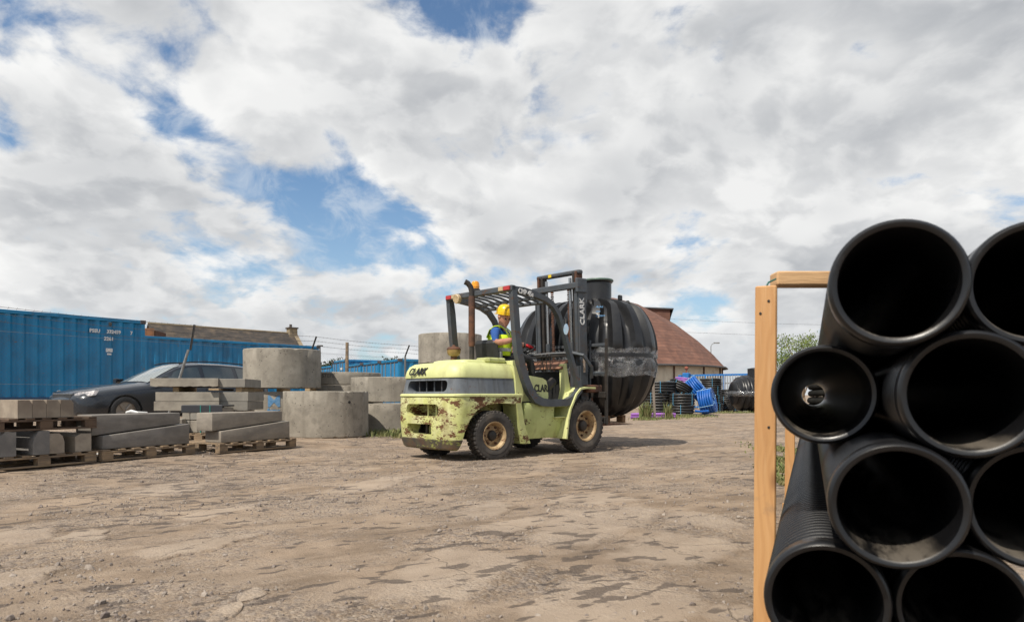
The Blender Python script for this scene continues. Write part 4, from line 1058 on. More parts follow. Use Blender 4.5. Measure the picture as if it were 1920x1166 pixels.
# paper rag on the dark unit
MB().tube([P(236, 773, 8.95), P(246, 771, 9.0), P(258, 773, 9.0), P(276, 773, 9.1)], [.012, .022, .014, .008], 8).build('paper_scrap', mat('white_paper', (.75, .75, .74), None, 5, .8))
tag(bpy.data.objects['paper_scrap'], 'crumpled white paper on top of the dark wedge unit', 'litter')

# cover slabs on bearers
def slab_box(px0, px1, y0, y1, d, dep, lab, mt=None, chipz=0.):
    a, b = P(px0, y0, d), P(px1, y1, d); c = (a + b) / 2
    nx_ = 24; h = abs(b.z - a.z); L = b.x - a.x; rs = random.Random(px0)
    rings = []
    for k in range(nx_ + 1):
        x = -L / 2 + L * k / nx_; j = rs.uniform(0, .018) * chipz
        rings.append([(x, -dep / 2, -h / 2 + j), (x, -dep / 2 + .0, h / 2 - .006), (x, -dep / 2 + .008, h / 2), (x, dep / 2, h / 2), (x, dep / 2, -h / 2)])
    o = MB().loft(rings).build('concrete_cover', mt or M['concrete_pale'], loc=(c.x, d + dep / 2, c.z), rot=(0, 0, math.radians(6)))
    return tag(o, lab, 'slab', 'concrete cover slabs in the stack before the car', 'thing')
D = 12.
slab_box(278, 400, 709, 725, D, 1.1, 'topmost long cover slab with blue print and broken lower edge', chipz=1.)
slab_box(404, 452, 710, 725.5, D + .15, 1.1, 'topmost short cover slab beside the long one', M['concrete'])
slab_box(288, 402, 735, 751.8, D, 1.1, 'middle long cover slab of the stack', None)
slab_box(407, 458, 735, 752, D + .15, 1.1, 'middle short cover slab of the stack', M['concrete'])
slab_box(285, 402, 752.6, 769.5, D, 1.1, 'lowest long cover slab with a small blue stamp', None)
slab_box(407, 457, 752.8, 769, D + .15, 1.1, 'lowest short cover slab with blue print', M['concrete'])
M['bearer'] = mat('pale_bearer_wood', (.42, .30, .17), (.30, .21, .12), 4, .85, bump=.3)
def bearer(px, py, d, lab, w=.08, h=.085, L=1.0):
    o = MB().box((0, 0, 0), (w, L, h), .004).build('timber_bearer', M['bearer'], loc=P(px, py, d) + Vector((0, L / 2, 0)), rot=(0, 0, math.radians(8))); tag(o, lab, 'timber', 'timber bearers between concrete goods')
bearer(393, 730, D - .02, 'short pale bearer under the topmost slabs', .17, .035)
bearer(322, 730, D + .1, 'dark bearer under the left of the topmost slab', .10, .085)
bearer(440, 730, D + .2, 'bearer under the topmost short slab', .10, .085)
bearer(342, 776, D, 'pale bearer end below the lowest long slab', .10, .10)
bearer(440, 776, D + .2, 'bearer under the lowest short slab', .10, .10)
# strapped pack of blocks under the slabs
pk = empty('block_pack', P(372, 800, 11.6), 0, 'strapped pack of grey blocks with black film on top, under the slabs', 'block pack')
bz = gz(-5.3, 11.7) - pk.location.z
for i in range(5):
    for j in range(2):
        MB().box((-.21 + i * .135, .25, bz + .145 + .105 + j * .215), (.13, .5, .205), .008).build('block', M['concrete_pale'] if (i + j) % 2 else M['concrete'], pk)
MB().box((.06, .25, bz + .60), (.70, .52, .03), .01).build('film_sheet', mat('black_film', (.03, .032, .038), None, 5, .4), pk)
MB().box((.06, -.004, bz + .545), (.70, .008, .11), .003).build('film_skirt', bpy.data.materials['black_film'], pk)
for x in (.04, .20): MB().box((x, -.011, bz + .36), (.014, .004, .50), .001).build('strap', mat('green_strap', (.02, .20, .17), None, 5, .5) if x < .1 else bpy.data.materials['green_strap'], pk)
pallet('wooden_pallet', (pk.location.x + .06, pk.location.y + .25, gz(-5.3, 11.7)), 0, 'pallet under the strapped block pack', 'pallets of concrete goods', 1.0, .8)
for z, lab in ((.23, 'lower small stamped block left of the block pack'), (.42, 'upper small stamped block left of the block pack')):
    o = MB().box((0, .2, 0), (.26, .4, .18), .008).build('concrete_block', M['concrete_pale'], loc=(-5.62, 11.35, gz(-5.6, 11.5) + z - .13), rot=(0, 0, .2)); tag(o, lab, 'block')

# manhole rings
def ring(px, d, od, z0, z1, lab, hole=None, mt=None, wall=.10, rz=0.):
    c = P(px, 740, d); h = z1 - z0; R = od / 2
    o = empty('concrete_ring', (c.x, d, z0), 0, lab, 'concrete ring', 'concrete manhole rings')
    prof = [(R - wall, .01), (R - wall + .01, 0), (R - .012, 0), (R, .012), (R, h * .33), (R, h * .66), (R, h - .014), (R - .012, h), (R - wall + .01, h), (R - wall, h - .01)]
    mb = MB().lathe(prof, 96, closed=True); rs = random.Random(px)
    chips = [(rs.random() * 2 * math.pi, rs.uniform(.03, .10), rs.uniform(.008, .03), rs.choice((0, 1))) for _ in range(9)]
    for i, (x, y, z) in enumerate(mb.v):                 # knocked rims, a slightly uneven wall
        a = math.atan2(y, x); r = math.hypot(x, y); dz_ = 0; dr = .003 * math.sin(5 * a + px) + rs.uniform(-.0012, .0012)
        if r > R - .03:
            for ca_, w_, dp, top in chips:
                da = abs((a - ca_ + math.pi) % (2 * math.pi) - math.pi)
                if da < w_:
                    if top and z > h - .03: dz_ -= dp * (1 - da / w_); dr -= dp * .4 * (1 - da / w_)
                    if not top and z < .03: dz_ += dp * (1 - da / w_)
        mb.v[i] = (x * (r + dr) / r, y * (r + dr) / r, z + dz_)
    mb.build('ring_wall', mt or M['ringc'], o, 40)
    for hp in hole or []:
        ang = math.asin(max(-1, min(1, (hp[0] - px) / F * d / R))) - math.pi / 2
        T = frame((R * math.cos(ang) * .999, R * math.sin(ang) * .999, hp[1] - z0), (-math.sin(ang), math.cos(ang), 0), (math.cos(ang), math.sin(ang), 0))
        MB().lathe([(.026, -.01), (.026, .002), (.022, .003), (0, -.004)], 14, T).build('dark_hole_disc', M['black'], o)  # shallow black disc, the shade inside a lifting hole put into its colour
    return o
def pits(g, b, v):
    w = g.voro(v, 15., 'F1'); k = g.step(.24, .15, w) * g.step(.5, .6, g.noise(v, 9., 3.))
    base = S(g.t, b.inputs['Base Color'].links[0].from_socket)
    g.put(b.inputs['Base Color'], g.mix(k * .8, base, (.07, .06, .05)))
M['ringc'] = mat('cast_concrete', (.325, .293, .243), (.25, .225, .186), 2.6, .92, bump=.8, bscale=45, dirt=((.15, .132, .11), 5., .6), streak=((.17, .15, .12), 4.5, .6), detail=9, extra=pits)
gR = gz(-3.6, 13.)
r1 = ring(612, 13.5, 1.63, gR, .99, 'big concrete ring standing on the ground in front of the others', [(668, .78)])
r2 = ring(531, 14.95, 1.60, gz(-5, 14.9), .985, 'lower left concrete ring with blue letter M, half hidden')
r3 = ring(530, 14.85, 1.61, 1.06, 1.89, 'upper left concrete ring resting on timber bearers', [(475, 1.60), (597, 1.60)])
for px, lab in ((463, 'bearer at the left under the upper left ring'), (517, 'bearer at the middle under the upper left ring'), (570, 'bearer at the right under the upper left ring')): bearer(px, 731.5, 14.35, lab, .10, .072, 1.0)
r4 = ring(729, 15.2, 1.60, gz(-2.7, 15.2), .73, 'lower right concrete ring beside the forklift, half in shadow')
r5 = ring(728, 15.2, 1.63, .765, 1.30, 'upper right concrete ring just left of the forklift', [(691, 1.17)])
bearer(752, 757, 14.55, 'thin bearer between the right pair of rings', .10, .035, 1.2)
r6 = ring(648, 16.35, 1.75, gz(-4, 16.3), 1.135, 'ring behind the others, below the one stencilled STEPS')
r6b = ring(645, 16.35, 1.75, 1.15, 1.44, 'shallow ring stencilled STEPS behind the front rings')
zt = gz(-1.8, 19.5)
for k, lab in enumerate(('bottom ring of the tall stack behind the forklift', 'middle ring of the tall stack behind the forklift', 'top ring of the tall stack behind the forklift, white splash on it')):
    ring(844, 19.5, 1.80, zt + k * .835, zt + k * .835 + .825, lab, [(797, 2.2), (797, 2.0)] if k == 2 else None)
def ring_text(r, R, px, c_px, d, z, txt, size, mt, xs=1., bold=.004):
    ang = math.asin((px - c_px) / F * d / R) - math.pi / 2
    o = lettering(txt, size, mt, r, Matrix.Identity(4), .003, 0, xs, bold=bold)
    for v in o.data.vertices:                     # print follows the curved wall
        a = ang + v.co.x / R; q = R + .006 + v.co.z; v.co = (q * math.cos(a), q * math.sin(a), z + v.co.y)
ring_text(r2, .80, 525, 531, 14.95, .52, 'M', .34, M['blue_print'], 1.1, .003)
ring_text(r2, .80, 526, 531, 14.95, .40, 'fpmc', .13, M['blue_print'])
ring_text(r6b, .875, 622, 645, 16.35, .17, 'STEPS', .12, mat('grey_stencil', (.10, .095, .085), (.2, .19, .17), 30, .9))

# ------------------------------------------------------------------ chain link fence with cranked posts
fpts = [(-8.7, 11.1), (-6.8, 14.3), (-5.04, 17.2), (-3.16, 20.2), (-1.3, 23.2)]
fence = empty('chain_link_fence', (-5.04, 17.2, 0), 0, 'galvanised chain link fence with three barbed strands on cranked posts', 'fence')
fo = Vector((-5.04, 17.2, 0))
M['galv'] = mat('galvanised_steel', (.30, .30, .29), (.22, .22, .215), 9, .5, metal=.5)
M['post_dark'] = mat('dark_angle_iron', (.05, .05, .052), (.08, .075, .07), 9, .6)
fd = Vector((.53, .85, 0)).normalized(); fn = Vector((.85, -.53, 0))
tops, arms = [], []
for k, (x, y) in enumerate(fpts):
    b = Vector((x, y, gz(x, y) - .05)) - fo; t = Vector((x, y, 2.06)) - fo
    a = t + fn * .16 + Vector((0, 0, .32))
    if k == 1: b = b - Vector((.55, 0, 0)) * .9; t = t + Vector((.02, 0, -.2)); a = t + Vector((.17, 0, .52))
    po = MB().tube([b, t], .028, 8).build('post', M['galv'], fence)
    MB().box((0, 0, 0), ((a - t).length, .05, .012), .002, frame((a + t) / 2, a - t, fd)).box((0, 0, 0), ((a - t).length, .012, .05), .002, frame((a + t) / 2, a - t, fd)).build('cranked_arm', M['post_dark'], po)
    tops.append(Vector((x, y, 2.02)) - fo); arms.append((t, a))
wm = MB()
for k in range(len(fpts) - 1):
    a0, b0 = tops[k], tops[k + 1]; L = (b0 - a0).length; e = (b0 - a0).normalized(); H = 1.85; ptc = .068
    zb = a0.z - H
    n = int((L + H) / ptc)
    for sgn in (1, -1):
        for j in range(-int(H / ptc), int(L / ptc) + 1):
            s0 = j * ptc; lo, hi = (s0, 0.), (s0 + H, H)
            t0 = max(0, -s0 / H); t1 = min(1, (L - s0) / H)
            if t1 <= t0: continue
            def pt(t):
                s_ = s0 + H * t; u = t * H if sgn > 0 else H - t * H
                return a0 + e * s_ + Vector((0, 0, u - H))
            wm.tube([pt(t0), pt(t1)], .0008, 3)
chain = wm.build('wire_mesh', mat('dull_fence_wire', (.10, .10, .10), (.07, .07, .07), 9, .8), fence, 0); chain['kind'] = 'stuff'
for j in range(3):
    f = (.30, .65, .98)[j]; path = [t + (a - t) * f for t, a in arms]
    q = []
    for k in range(len(path) - 1):
        for i in range(10):
            s_ = i / 10; p_ = path[k] + (path[k + 1] - path[k]) * s_; p_.z -= .03 * math.sin(math.pi * s_); q.append(p_)
    q.append(path[-1])
    wb = MB().tube(q, .0035, 4)
    for k in range(len(q) - 1):
        for i in range(3):
            c = q[k] + (q[k + 1] - q[k]) * (i / 3); wb.tube([c + Vector((-.01, 0, -.02)), c + Vector((.01, 0, .02))], .002, 3)
    bwire = wb.build('barbed_strand', M['post_dark'], fence, 0)
    bwire['kind'] = 'stuff'
for z in (1.98, 1.1):
    MB().tube([t + Vector((0, 0, z - 2.02)) for t in tops], .0025, 4).build('line_wire', M['galv'], fence)

# ------------------------------------------------------------------ parked estate car
CH = Vector((-.556, -.831, 0)); ca = math.atan2(CH.y, CH.x)
cpos = Vector((-8.30, 16.40, 0)); cpos.z = gz(cpos.x, cpos.y)
car = empty('parked_car', cpos, ca, 'dark grey estate car parked behind the chain link fence', 'car')
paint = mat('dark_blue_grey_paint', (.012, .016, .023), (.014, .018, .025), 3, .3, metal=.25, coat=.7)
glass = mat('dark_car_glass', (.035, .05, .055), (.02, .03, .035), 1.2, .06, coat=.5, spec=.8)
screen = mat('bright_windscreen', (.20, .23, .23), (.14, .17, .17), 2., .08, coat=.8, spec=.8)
stn = [  # x, half width, sill z, shoulder z, top z, half width of top
    (2.30, .50, .38, .55, .60, .40), (2.26, .70, .26, .60, .68, .55), (2.15, .82, .20, .64, .755, .62), (1.95, .875, .18, .68, .80, .64), (1.6, .90, .18, .74, .865, .66), (1.2, .905, .18, .80, .915, .68), (.95, .905, .18, .835, .945, .68),
    (.80, .905, .18, .85, .97, .68), (.45, .905, .18, .87, 1.17, .60), (.1, .905, .18, .885, 1.345, .555), (-.15, .905, .18, .89, 1.42, .545), (-.5, .905, .18, .90, 1.455, .545), (-1.0, .905, .18, .91, 1.46, .545), (-1.5, .90, .18, .92, 1.44, .54), (-1.9, .89, .20, .93, 1.40, .53), (-2.1, .87, .22, .94, 1.30, .52), (-2.25, .83, .28, .90, 1.05, .55), (-2.34, .75, .36, .70, .80, .55)]
def sect(s):
    x, w, zb, zs, zt, wt = s
    half = [(0, zb), (w * .80, zb), (w * .96, zb + .06), (w, zb + .22), (w * .985, (zb + zs) / 2 + .1), (w * .97, zs - .05), (w * .94, zs), (wt + (w * .94 - wt) * .5, (zs + zt) / 2), (wt + .03, zt - .05), (wt * .85, zt - .012), (wt * .4, zt), (0, zt + .004)]
    return [(x, y, z) for y, z in half] + [(x, -y, z) for y, z in reversed(half[1:-1])]
cb = MB().loft([sect(s) for s in stn]).build('body', paint, car, 40)
cut(cb, [MB().lathe([(.36, -.5), (.36, .5)], 32, Matrix.Translation((1.40, s * .95, .32)) @ Matrix.Rotation(math.pi / 2, 4, 'X') @ Matrix.Diagonal((1, 1, .55, 1))).mesh('w') for s in (-1, 1)] + [MB().lathe([(.36, -.5), (.36, .5)], 32, Matrix.Translation((-1.28, s * .95, .32)) @ Matrix.Rotation(math.pi / 2, 4, 'X') @ Matrix.Diagonal((1, 1, .55, 1))).mesh('w') for s in (-1, 1)])
cb.data.materials.clear(); cb.data.materials.append(paint)
def interp(x):
    for a, b in zip(stn, stn[1:]):
        if b[0] <= x <= a[0]:
            t = (a[0] - x) / (a[0] - b[0]); return [p + (q - p) * t for p, q in zip(a, b)]
def side_pt(x, f, s, off=.006):
    _, w, zb, zs, zt, wt = interp(x)
    y = w * .94 + (wt + .03 - w * .94) * f; z = zs + (zt - .05 - zs) * f
    return (x, s * (y + off), z + .0)
for s in (-1, 1):
    for nm, xs_, in (('front_window', (.52, -.42)), ('rear_window', (-.52, -1.32)), ('quarter_window', (-1.42, -1.98))):
        n = 8; lo = [side_pt(xs_[0] + (xs_[1] - xs_[0]) * k / n, .06, s) for k in range(n + 1)]; hi = [side_pt(xs_[0] + (xs_[1] - xs_[0]) * k / n, .90, s) for k in range(n + 1)]
        MB().loft([lo, hi], cap=False, closed=False).build(nm, glass, car, 60)
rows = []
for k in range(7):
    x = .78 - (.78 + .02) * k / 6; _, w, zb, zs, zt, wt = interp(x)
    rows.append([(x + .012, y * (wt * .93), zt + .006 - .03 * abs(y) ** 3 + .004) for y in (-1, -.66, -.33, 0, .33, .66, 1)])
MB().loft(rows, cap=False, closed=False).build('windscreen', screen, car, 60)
chrome = mat('satin_trim', (.45, .46, .47), None, 5, .25, metal=1.)
for s in (-1, 1):
    MB().tube([(x, s * .535, interp(x)[4] + .03) for x in (.0, -.2, -.6, -1.1, -1.6, -1.85)], .014, 8).build('roof_rail', M['black'], car)
    hl = MB().loft([[(2.20, s * .60, .62), (2.20, s * .60, .735), (2.245, s * .50, .70), (2.262, s * .50, .63)], [(2.0, s * .862, .665), (1.93, s * .868, .775), (2.0, s * .845, .78), (2.06, s * .855, .665)]]).build('headlight', mat('headlight_glass', (.62, .58, .57), (.25, .25, .26), 14., .12, coat=.6) if s < 0 else bpy.data.materials['headlight_glass'], car, 40)
    MB().loft([[(.72 - k * .035, s * (.92 + .03 * math.sin(math.pi * k / 5)), .95 + .05 * math.sin(math.pi * k / 5)), (.72 - k * .035, s * (1.06), .96), (.72 - k * .035, s * 1.06, 1.06 + .02 * math.sin(math.pi * k / 5)), (.72 - k * .035, s * .93, 1.06)] for k in range(6)]).build('wing_mirror', paint, car, 60)
    for x in (.62, -.47, -1.36): MB().tube([(x, s * .893, .35), (x, s * .9105, .55), (x - .02, s * .885, .86)], .004, 5).build('door_seam', M['black'], car)
MB().loft([[(2.285, -.42, .50), (2.285, .42, .50), (2.315, .36, .50), (2.315, -.36, .50)], [(2.20, -.50, .70), (2.20, .50, .70), (2.275, .42, .68), (2.275, -.42, .68)]]).build('grille', M['black'], car, 30)
MB().tube([(2.255, y, .702) for y in (-.46, 0, .46)], .012, 6).build('grille_trim', chrome, car)
def car_wheel(x, s):
    wh = empty('wheel', (x, s * .80, .32)); wh.parent = car
    T = Matrix.Rotation(-s * math.pi / 2, 4, 'X')
    MB().lathe([(.21, -.1), (.29, -.105), (.315, -.09), (.32, 0), (.315, .09), (.29, .105), (.21, .1)], 40, T, closed=True).build('tyre', M['black'], wh, 40)
    al = mat('alloy_rim', (.36, .33, .30), None, 5, .35, metal=.8) if 'alloy_rim' not in bpy.data.materials else bpy.data.materials['alloy_rim']
    MB().lathe([(.19, -.08), (.2, .08), (.215, .1), (.222, .1), (.222, .06)], 40, T).build('rim', al, wh)
    for k in range(5):
        MB().box((0, 0, 0), (.17, .05, .03), .006, T @ Matrix.Rotation(k * 2 * math.pi / 5 + .3, 4, 'Z') @ Matrix.Translation((.115, 0, .075))).build('spoke', al, wh)
for x in (1.40, -1.28):
    for s in (-1, 1): car_wheel(x, s)

# ------------------------------------------------------------------ blue shipping containers
blue_c = mat('blue_container_paint', (.004, .18, .37), (.008, .215, .43), 1.2, .45, bump=.05, chip=((.26, .17, .12), 3.2, .615), dirt=((.02, .07, .13), 1.5, .45), streak=((.02, .08, .15), 3., .4))
bright_c = mat('bright_blue_door_paint', (.02, .20, .42), (.03, .24, .48), 1.2, .5, dirt=((.03, .12, .22), 1.5, .4))
def container(corner, dirv, L, H, Wd, z0, lab, pitch=.33, text=False, group='blue shipping containers'):
    """corner: right end of the near long side; runs back along -dirv"""
    a = math.atan2(dirv[1], dirv[0])
    c = empty('shipping_container', (corner[0], corner[1], z0), a, lab, 'container', group)
    # local: x from -L to 0, near side at y = 0 facing -y, depth to +Wd
    def corr(x0, x1, z0_, z1_, y0, sgn, axis='x'):
        prof = []; x = x0; n = max(1, int(round((x1 - x0) / pitch))); p_ = (x1 - x0) / n
        for k in range(n):
            b = x0 + k * p_
            prof += [(b, .0), (b + p_ * .26, .0), (b + p_ * .5, .07), (b + p_ * .76, .07)]
        prof.append((x1, .0))
        if axis == 'x': return [[(x, y0 + sgn * d_, z0_) for x, d_ in prof], [(x, y0 + sgn * d_, z1_) for x, d_ in prof]]
        return [[(y0 + sgn * d_, x, z0_) for x, d_ in prof], [(y0 + sgn * d_, x, z1_) for x, d_ in prof]]
    MB().loft(corr(-L + .1, -.1, .16, H - .11, .02, 1), cap=False, closed=False).build('side_panel', blue_c, c, 20)
    MB().loft(corr(-L + .1, -.1, .16, H - .11, Wd - .02, -1), cap=False, closed=False).build('side_panel', blue_c, c, 20)
    MB().loft(corr(.1, Wd - .1, .16, H - .11, -.02, -1, 'y'), cap=False, closed=False).build('end_panel', blue_c, c, 20)
    MB().loft(corr(.1, Wd - .1, .16, H - .11, -L + .02, 1, 'y'), cap=False, closed=False).build('end_panel', blue_c, c, 20)
    MB().box((-L / 2, Wd / 2, H - .03), (L - .1, Wd - .1, .03)).build('roof_panel', blue_c, c)
    for y in (.03, Wd - .03):
        MB().box((-L / 2, y, H - .06), (L - .2, .06, .1), .006).build('top_rail', blue_c, c); MB().box((-L / 2, y, .08), (L - .2, .06, .15), .006).build('bottom_rail', mat('dark_blue_rail', (.01, .05, .12), None, 3, .6) if 'dark_blue_rail' not in bpy.data.materials else bpy.data.materials['dark_blue_rail'], c)
    for x in (-.05, -L + .05):
        MB().box((x, Wd / 2, H - .06), (.06, Wd - .2, .1), .006).build('top_rail', blue_c, c); MB().box((x, Wd / 2, .08), (.06, Wd - .2, .15), .006).build('bottom_rail', blue_c, c)
        for y in (.06, Wd - .06):
            cp = MB().box((x, y, H / 2), (.12, .12, H - .24), .008).build('corner_post', blue_c, c)
            for z in (.06, H - .06): MB().box((x, y, z), (.165, .165, .12), .01).build('corner_casting', mat('brown_casting', (.06, .065, .08), (.09, .06, .045), 9, .7) if 'brown_casting' not in bpy.data.materials else bpy.data.materials['brown_casting'], cp)
    if text:
        q = lambda x, z: frame((x, -.004, z), (1, 0, 0), (0, -1, 0))
        lettering('PSSU', .145, M['white_print'], c, q(-1.60, H - .48), .003, 0, .95, bold=.006)
        lettering('332459', .145, M['white_print'], c, q(-1.12, H - .48), .003, 0, .92, bold=.006)
        lettering('7', .145, M['white_print'], c, q(-.44, H - .48), .003, 0, .9, bold=.006)
        lettering('2261', .145, M['white_print'], c, q(-1.20, H - .70), .003, 0, .95, bold=.006)
        MB().box((-1.05, -.003, H - 1.0), (.19, .003, .11), .001).build('stencil_mark', M['white_print'], c)
        MB().box((-1.05, -.003, H - 1.12), (.12, .003, .05), .001).build('stencil_mark', M['white_print'], c)
        MB().box((-1.02, -.006, H - .2), (.09, .02, .11), .005).build('vent', M['post_dark'], c)
    return c
# ground carries them: legs of the corner castings sit on the raised yard beyond the fence
container((-11.70, 21.75), (.61, .79), 6.06, 2.59, 2.44, .695, 'nearest blue shipping container with white serial number at left', .33, True)
container((-9.45, 33.4), (.648, .762), 12.19, 2.59, 2.44, .70, 'long blue shipping container behind, below the slate roof', .45)
a0, b0 = Vector((-11.25, 40., 0)), Vector((-3.4, 26.6, 0)); e = (b0 - a0).normalized()
labs = ['farthest left of the row of container doors beyond the fence', 'second of the row of container doors from the left', 'third of the row of container doors from the left, white label on it', 'container door with white lettering, left of the fence post', 'container door crossed by the cranked fence post', 'container door nearest the forklift in the row']
for k in range(6):
    org = a0 + e * (2.56 * k)
    dv = Vector((-e.y, e.x, 0)); cn = org + dv * 4.
    c = container((cn.x, cn.y), dv, 4., 2.23, 2.44, gz(org.x, org.y) - .02, 'blue container: ' + labs[k], .4, False, 'row of blue container doors')
    for y in (.66, 1.78):
        dr = MB().box((-4.01, y, 1.12), (.04, 1.08, 1.92), .01).build('door', bright_c, c)
        for dy in (-.22, .22):
            MB().tube([(-4.05, y + dy, .2), (-4.05, y + dy, 2.08)], .022, 8).build('lock_rod', M['galv'], dr)
    MB().box((-4.03, 1.22, 2.08), (.03, 2.2, .05), .004).build('door_header_gap', M['black'], c)
    if k in (2, 3): MB().box((-4.034, .66, 1.75), (.004, .5, .12), .001).build('white_label', M['white_print'], c)
# ------------------------------------------------------------------ buildings behind
slate = mat('weathered_slate', (.085, .07, .06), (.045, .04, .037), 1.2, .9, bump=.5, bscale=6, stretch=(1., 1., 4.), dirt=((.22, .16, .10), 1.6, .45), detail=9)
stone = mat('sandstone', (.34, .27, .17), (.22, .17, .11), 1.6, .9, bump=.4, bscale=8, dirt=((.10, .085, .07), 2., .6))
def slate_house():
    a, b = P(277, 607, 50), P(556, 626.5, 57); u = (b - a); u.z = 0; L = u.length; u.normalize(); n = Vector((u.y, -u.x, 0))
    if n.y > 0: n = -n
    rz_ = math.atan2(u.y, u.x); zr = a.z
    h = empty('slate_roofed_house', (a.x, a.y, gz(a.x, a.y)), rz_, 'old building with long slate roof and stone chimney behind the containers', 'building')
    o = h.location
    R = zr - o.z; zb = (b.z - o.z)
    # local: x along ridge, -y towards camera
    run, drop = 3.4, 2.7
    n_ = 30
    for side in (-1, 1):
        # the courses of slate step down the slope
        rows = []
        for k in range(n_):
            t0, t1 = k / n_, (k + 1) / n_
            rows.append((t0, t1))
        mb = MB()
        for t0, t1 in rows:
            y0, y1 = side * run * t0, side * run * t1
            z0a, z1a = R - drop * t0 + .02, R - drop * t1 + .05
            z0b, z1b = zb - drop * t0 + .02, zb - drop * t1 + .05
            mb.loft([[(0, y0, z0a), (0, y1, z1a), (0, y1, z1a - .05), (0, y0, z0a - .03)], [(L, y0, z0b), (L, y1, z1b), (L, y1, z1b - .05), (L, y0, z0b - .03)]])
        rf = mb.build('roof_slope', slate, h, 20)
    MB().tube([(x, 0, R + (zb - R) * x / L + .05) for x in np.linspace(0, L, 12)], .07, 6).build('ridge', stone, h)
    MB().prism([(-run, R - drop), (run, R - drop), (0, R - .05)], L - .3, L - .02, Matrix.Rotation(math.pi / 2, 4, 'Z') @ Matrix.Diagonal((1, -1, 1, 1))).build('gable', stone, h)
    wl_ = MB().box((L / 2, 0, (R - drop) / 2), (L - .1, run * 2 - .5, R - drop)).build('wall', stone, h)
    for k in range(5): MB().box((2 + k * 2.6, -run + .24, 1.5), (.9, .06, 1.2), .01).build('window', glass, h)
    ch = MB().loft([[(L - .75, -.36, zb - 1.3), (L - .02, -.36, zb - 1.3), (L - .02, .36, zb - 1.3), (L - .75, .36, zb - 1.3)], [(L - .72, -.33, zb + .42), (L - .06, -.33, zb + .42), (L - .06, .33, zb + .42), (L - .72, .33, zb + .42)]]).build('chimney', stone, h)
    MB().box((L - .39, 0, zb + .47), (.82, .82, .12), .02).build('chimney_cap', slate, ch)
    MB().lathe([(.12, zb + .53), (.10, zb + .75), (.12, zb + .78), (.08, zb + .78)], 12, Matrix.Translation((L - .5, 0, 0))).build('chimney_pot', slate, ch)
    # stepped stone skew down the gable
    MB().loft([[(L - .26, -.05, zb + .06), (L + .02, -.05, zb + .06), (L + .02, -.05, zb - .1), (L - .26, -.05, zb - .1)], [(L - .26, -run, zb - drop + .1), (L + .02, -run, zb - drop + .1), (L + .02, -run, zb - drop - .1), (L - .26, -run, zb - drop - .1)]]).build('gable_coping', stone, h)
slate_house()
rs_ = P(280, 613, 46)
shed = empty('rusty_shed', (rs_.x, 46, gz(rs_.x, 46)), .2, 'rusty corrugated shed end beside the slate roof', 'shed')
mb = MB(); prof_ = []
for k in range(9): prof_ += [(-.3 + k * .068, 0), (-.3 + k * .068 + .02, .03), (-.3 + k * .068 + .045, .03)]
MB().loft([[(x, y, 0) for x, y in prof_], [(x, y, 5.15) for x, y in prof_]], cap=False, closed=False).build('corrugated_sheet', mat('orange_rust_sheet', (.33, .16, .08), (.22, .12, .07), 3, .85), shed, 0)
MB().box((0, 1.3, 2.5), (.7, 2.4, 5.1), .02).build('shed_body', M['rust'], shed)

# salt dome: twelve sided, shingled, on a concrete wall
shingle = mat('brown_shingles', (.175, .082, .055), (.125, .06, .042), 1.5, .9, bump=.5, bscale=5, dirt=((.21, .12, .09), .7, .5), detail=8)
def shingle_rows(g, b, v):
    x, y, z = g.xyz(g.coord('Object'))
    w = (z * 26.)._m('SINE'); base = S(g.t, b.inputs['Base Color'].links[0].from_socket)
    tone = g.voro(g.vm('MULTIPLY', g.coord('Object'), (2.2, 2.2, 4.1)), 1., 'F1', 'Color')
    q, _, _ = g.xyz(tone)
    g.put(b.inputs['Base Color'], g.mix(g.step(.55, .95, w) * .45, g.mix((q - .5) * .55 + .25, base, (.08, .038, .028)), (.07, .035, .027)))
shingle = mat('brown_shingles', (.19, .088, .058), (.14, .066, .046), 1.5, .9, bump=.5, bscale=5, dirt=((.23, .13, .10), .5, .5), detail=8, extra=shingle_rows)
wallc = mat('stained_cream_wall', (.60, .53, .41), (.52, .45, .35), .8, .9, dirt=((.22, .18, .13), .9, .5), streak=((.24, .20, .15), 1.2, .5))
dc = P(1122, 740, 55); dz = gz(dc.x, 55)
dome = empty('salt_dome', (dc.x, 55, dz), 0, 'big dome shaped store with brown shingle roof and cream wall behind the tank', 'building')
NS = 20; ph0 = .12
prof_d = [(9.95, 2.95), (9.75, 3.10), (8.95, 4.0), (7.9, 5.0), (6.25, 6.3), (4.75, 7.2), (3.3, 8.0), (1.6, 8.55), (.35, 8.72)]
for k in range(NS):
    a0_, a1_ = ph0 + 2 * math.pi * k / NS, ph0 + 2 * math.pi * (k + 1) / NS
    MB().loft([[(r * math.cos(a0_), r * math.sin(a0_), z - dz) for r, z in prof_d], [(r * math.cos(a1_), r * math.sin(a1_), z - dz) for r, z in prof_d]], cap=False, closed=False).build('roof_facet', shingle, dome, 25)
    MB().loft([[(r * math.cos(a0_), r * math.sin(a0_), z) for r, z in ((9.55, 0), (9.55, 2.98 - dz))], [(r * math.cos(a1_), r * math.sin(a1_), z) for r, z in ((9.55, 0), (9.55, 2.98 - dz))]], cap=False, closed=False).build('wall_panel', wallc, dome, 20)
    MB().tube([(9.6 * math.cos(a0_), 9.6 * math.sin(a0_), 0), (9.6 * math.cos(a0_), 9.6 * math.sin(a0_), 2.9 - dz)], .06, 6).build('wall_joint', M['rust'], dome)
MB().tube([(9.97 * math.cos(ph0 + 2 * math.pi * k / NS), 9.97 * math.sin(ph0 + 2 * math.pi * k / NS), 2.93 - dz) for k in range(NS)], .07, 6, True).build('eave_gutter', M['post_dark'], dome)
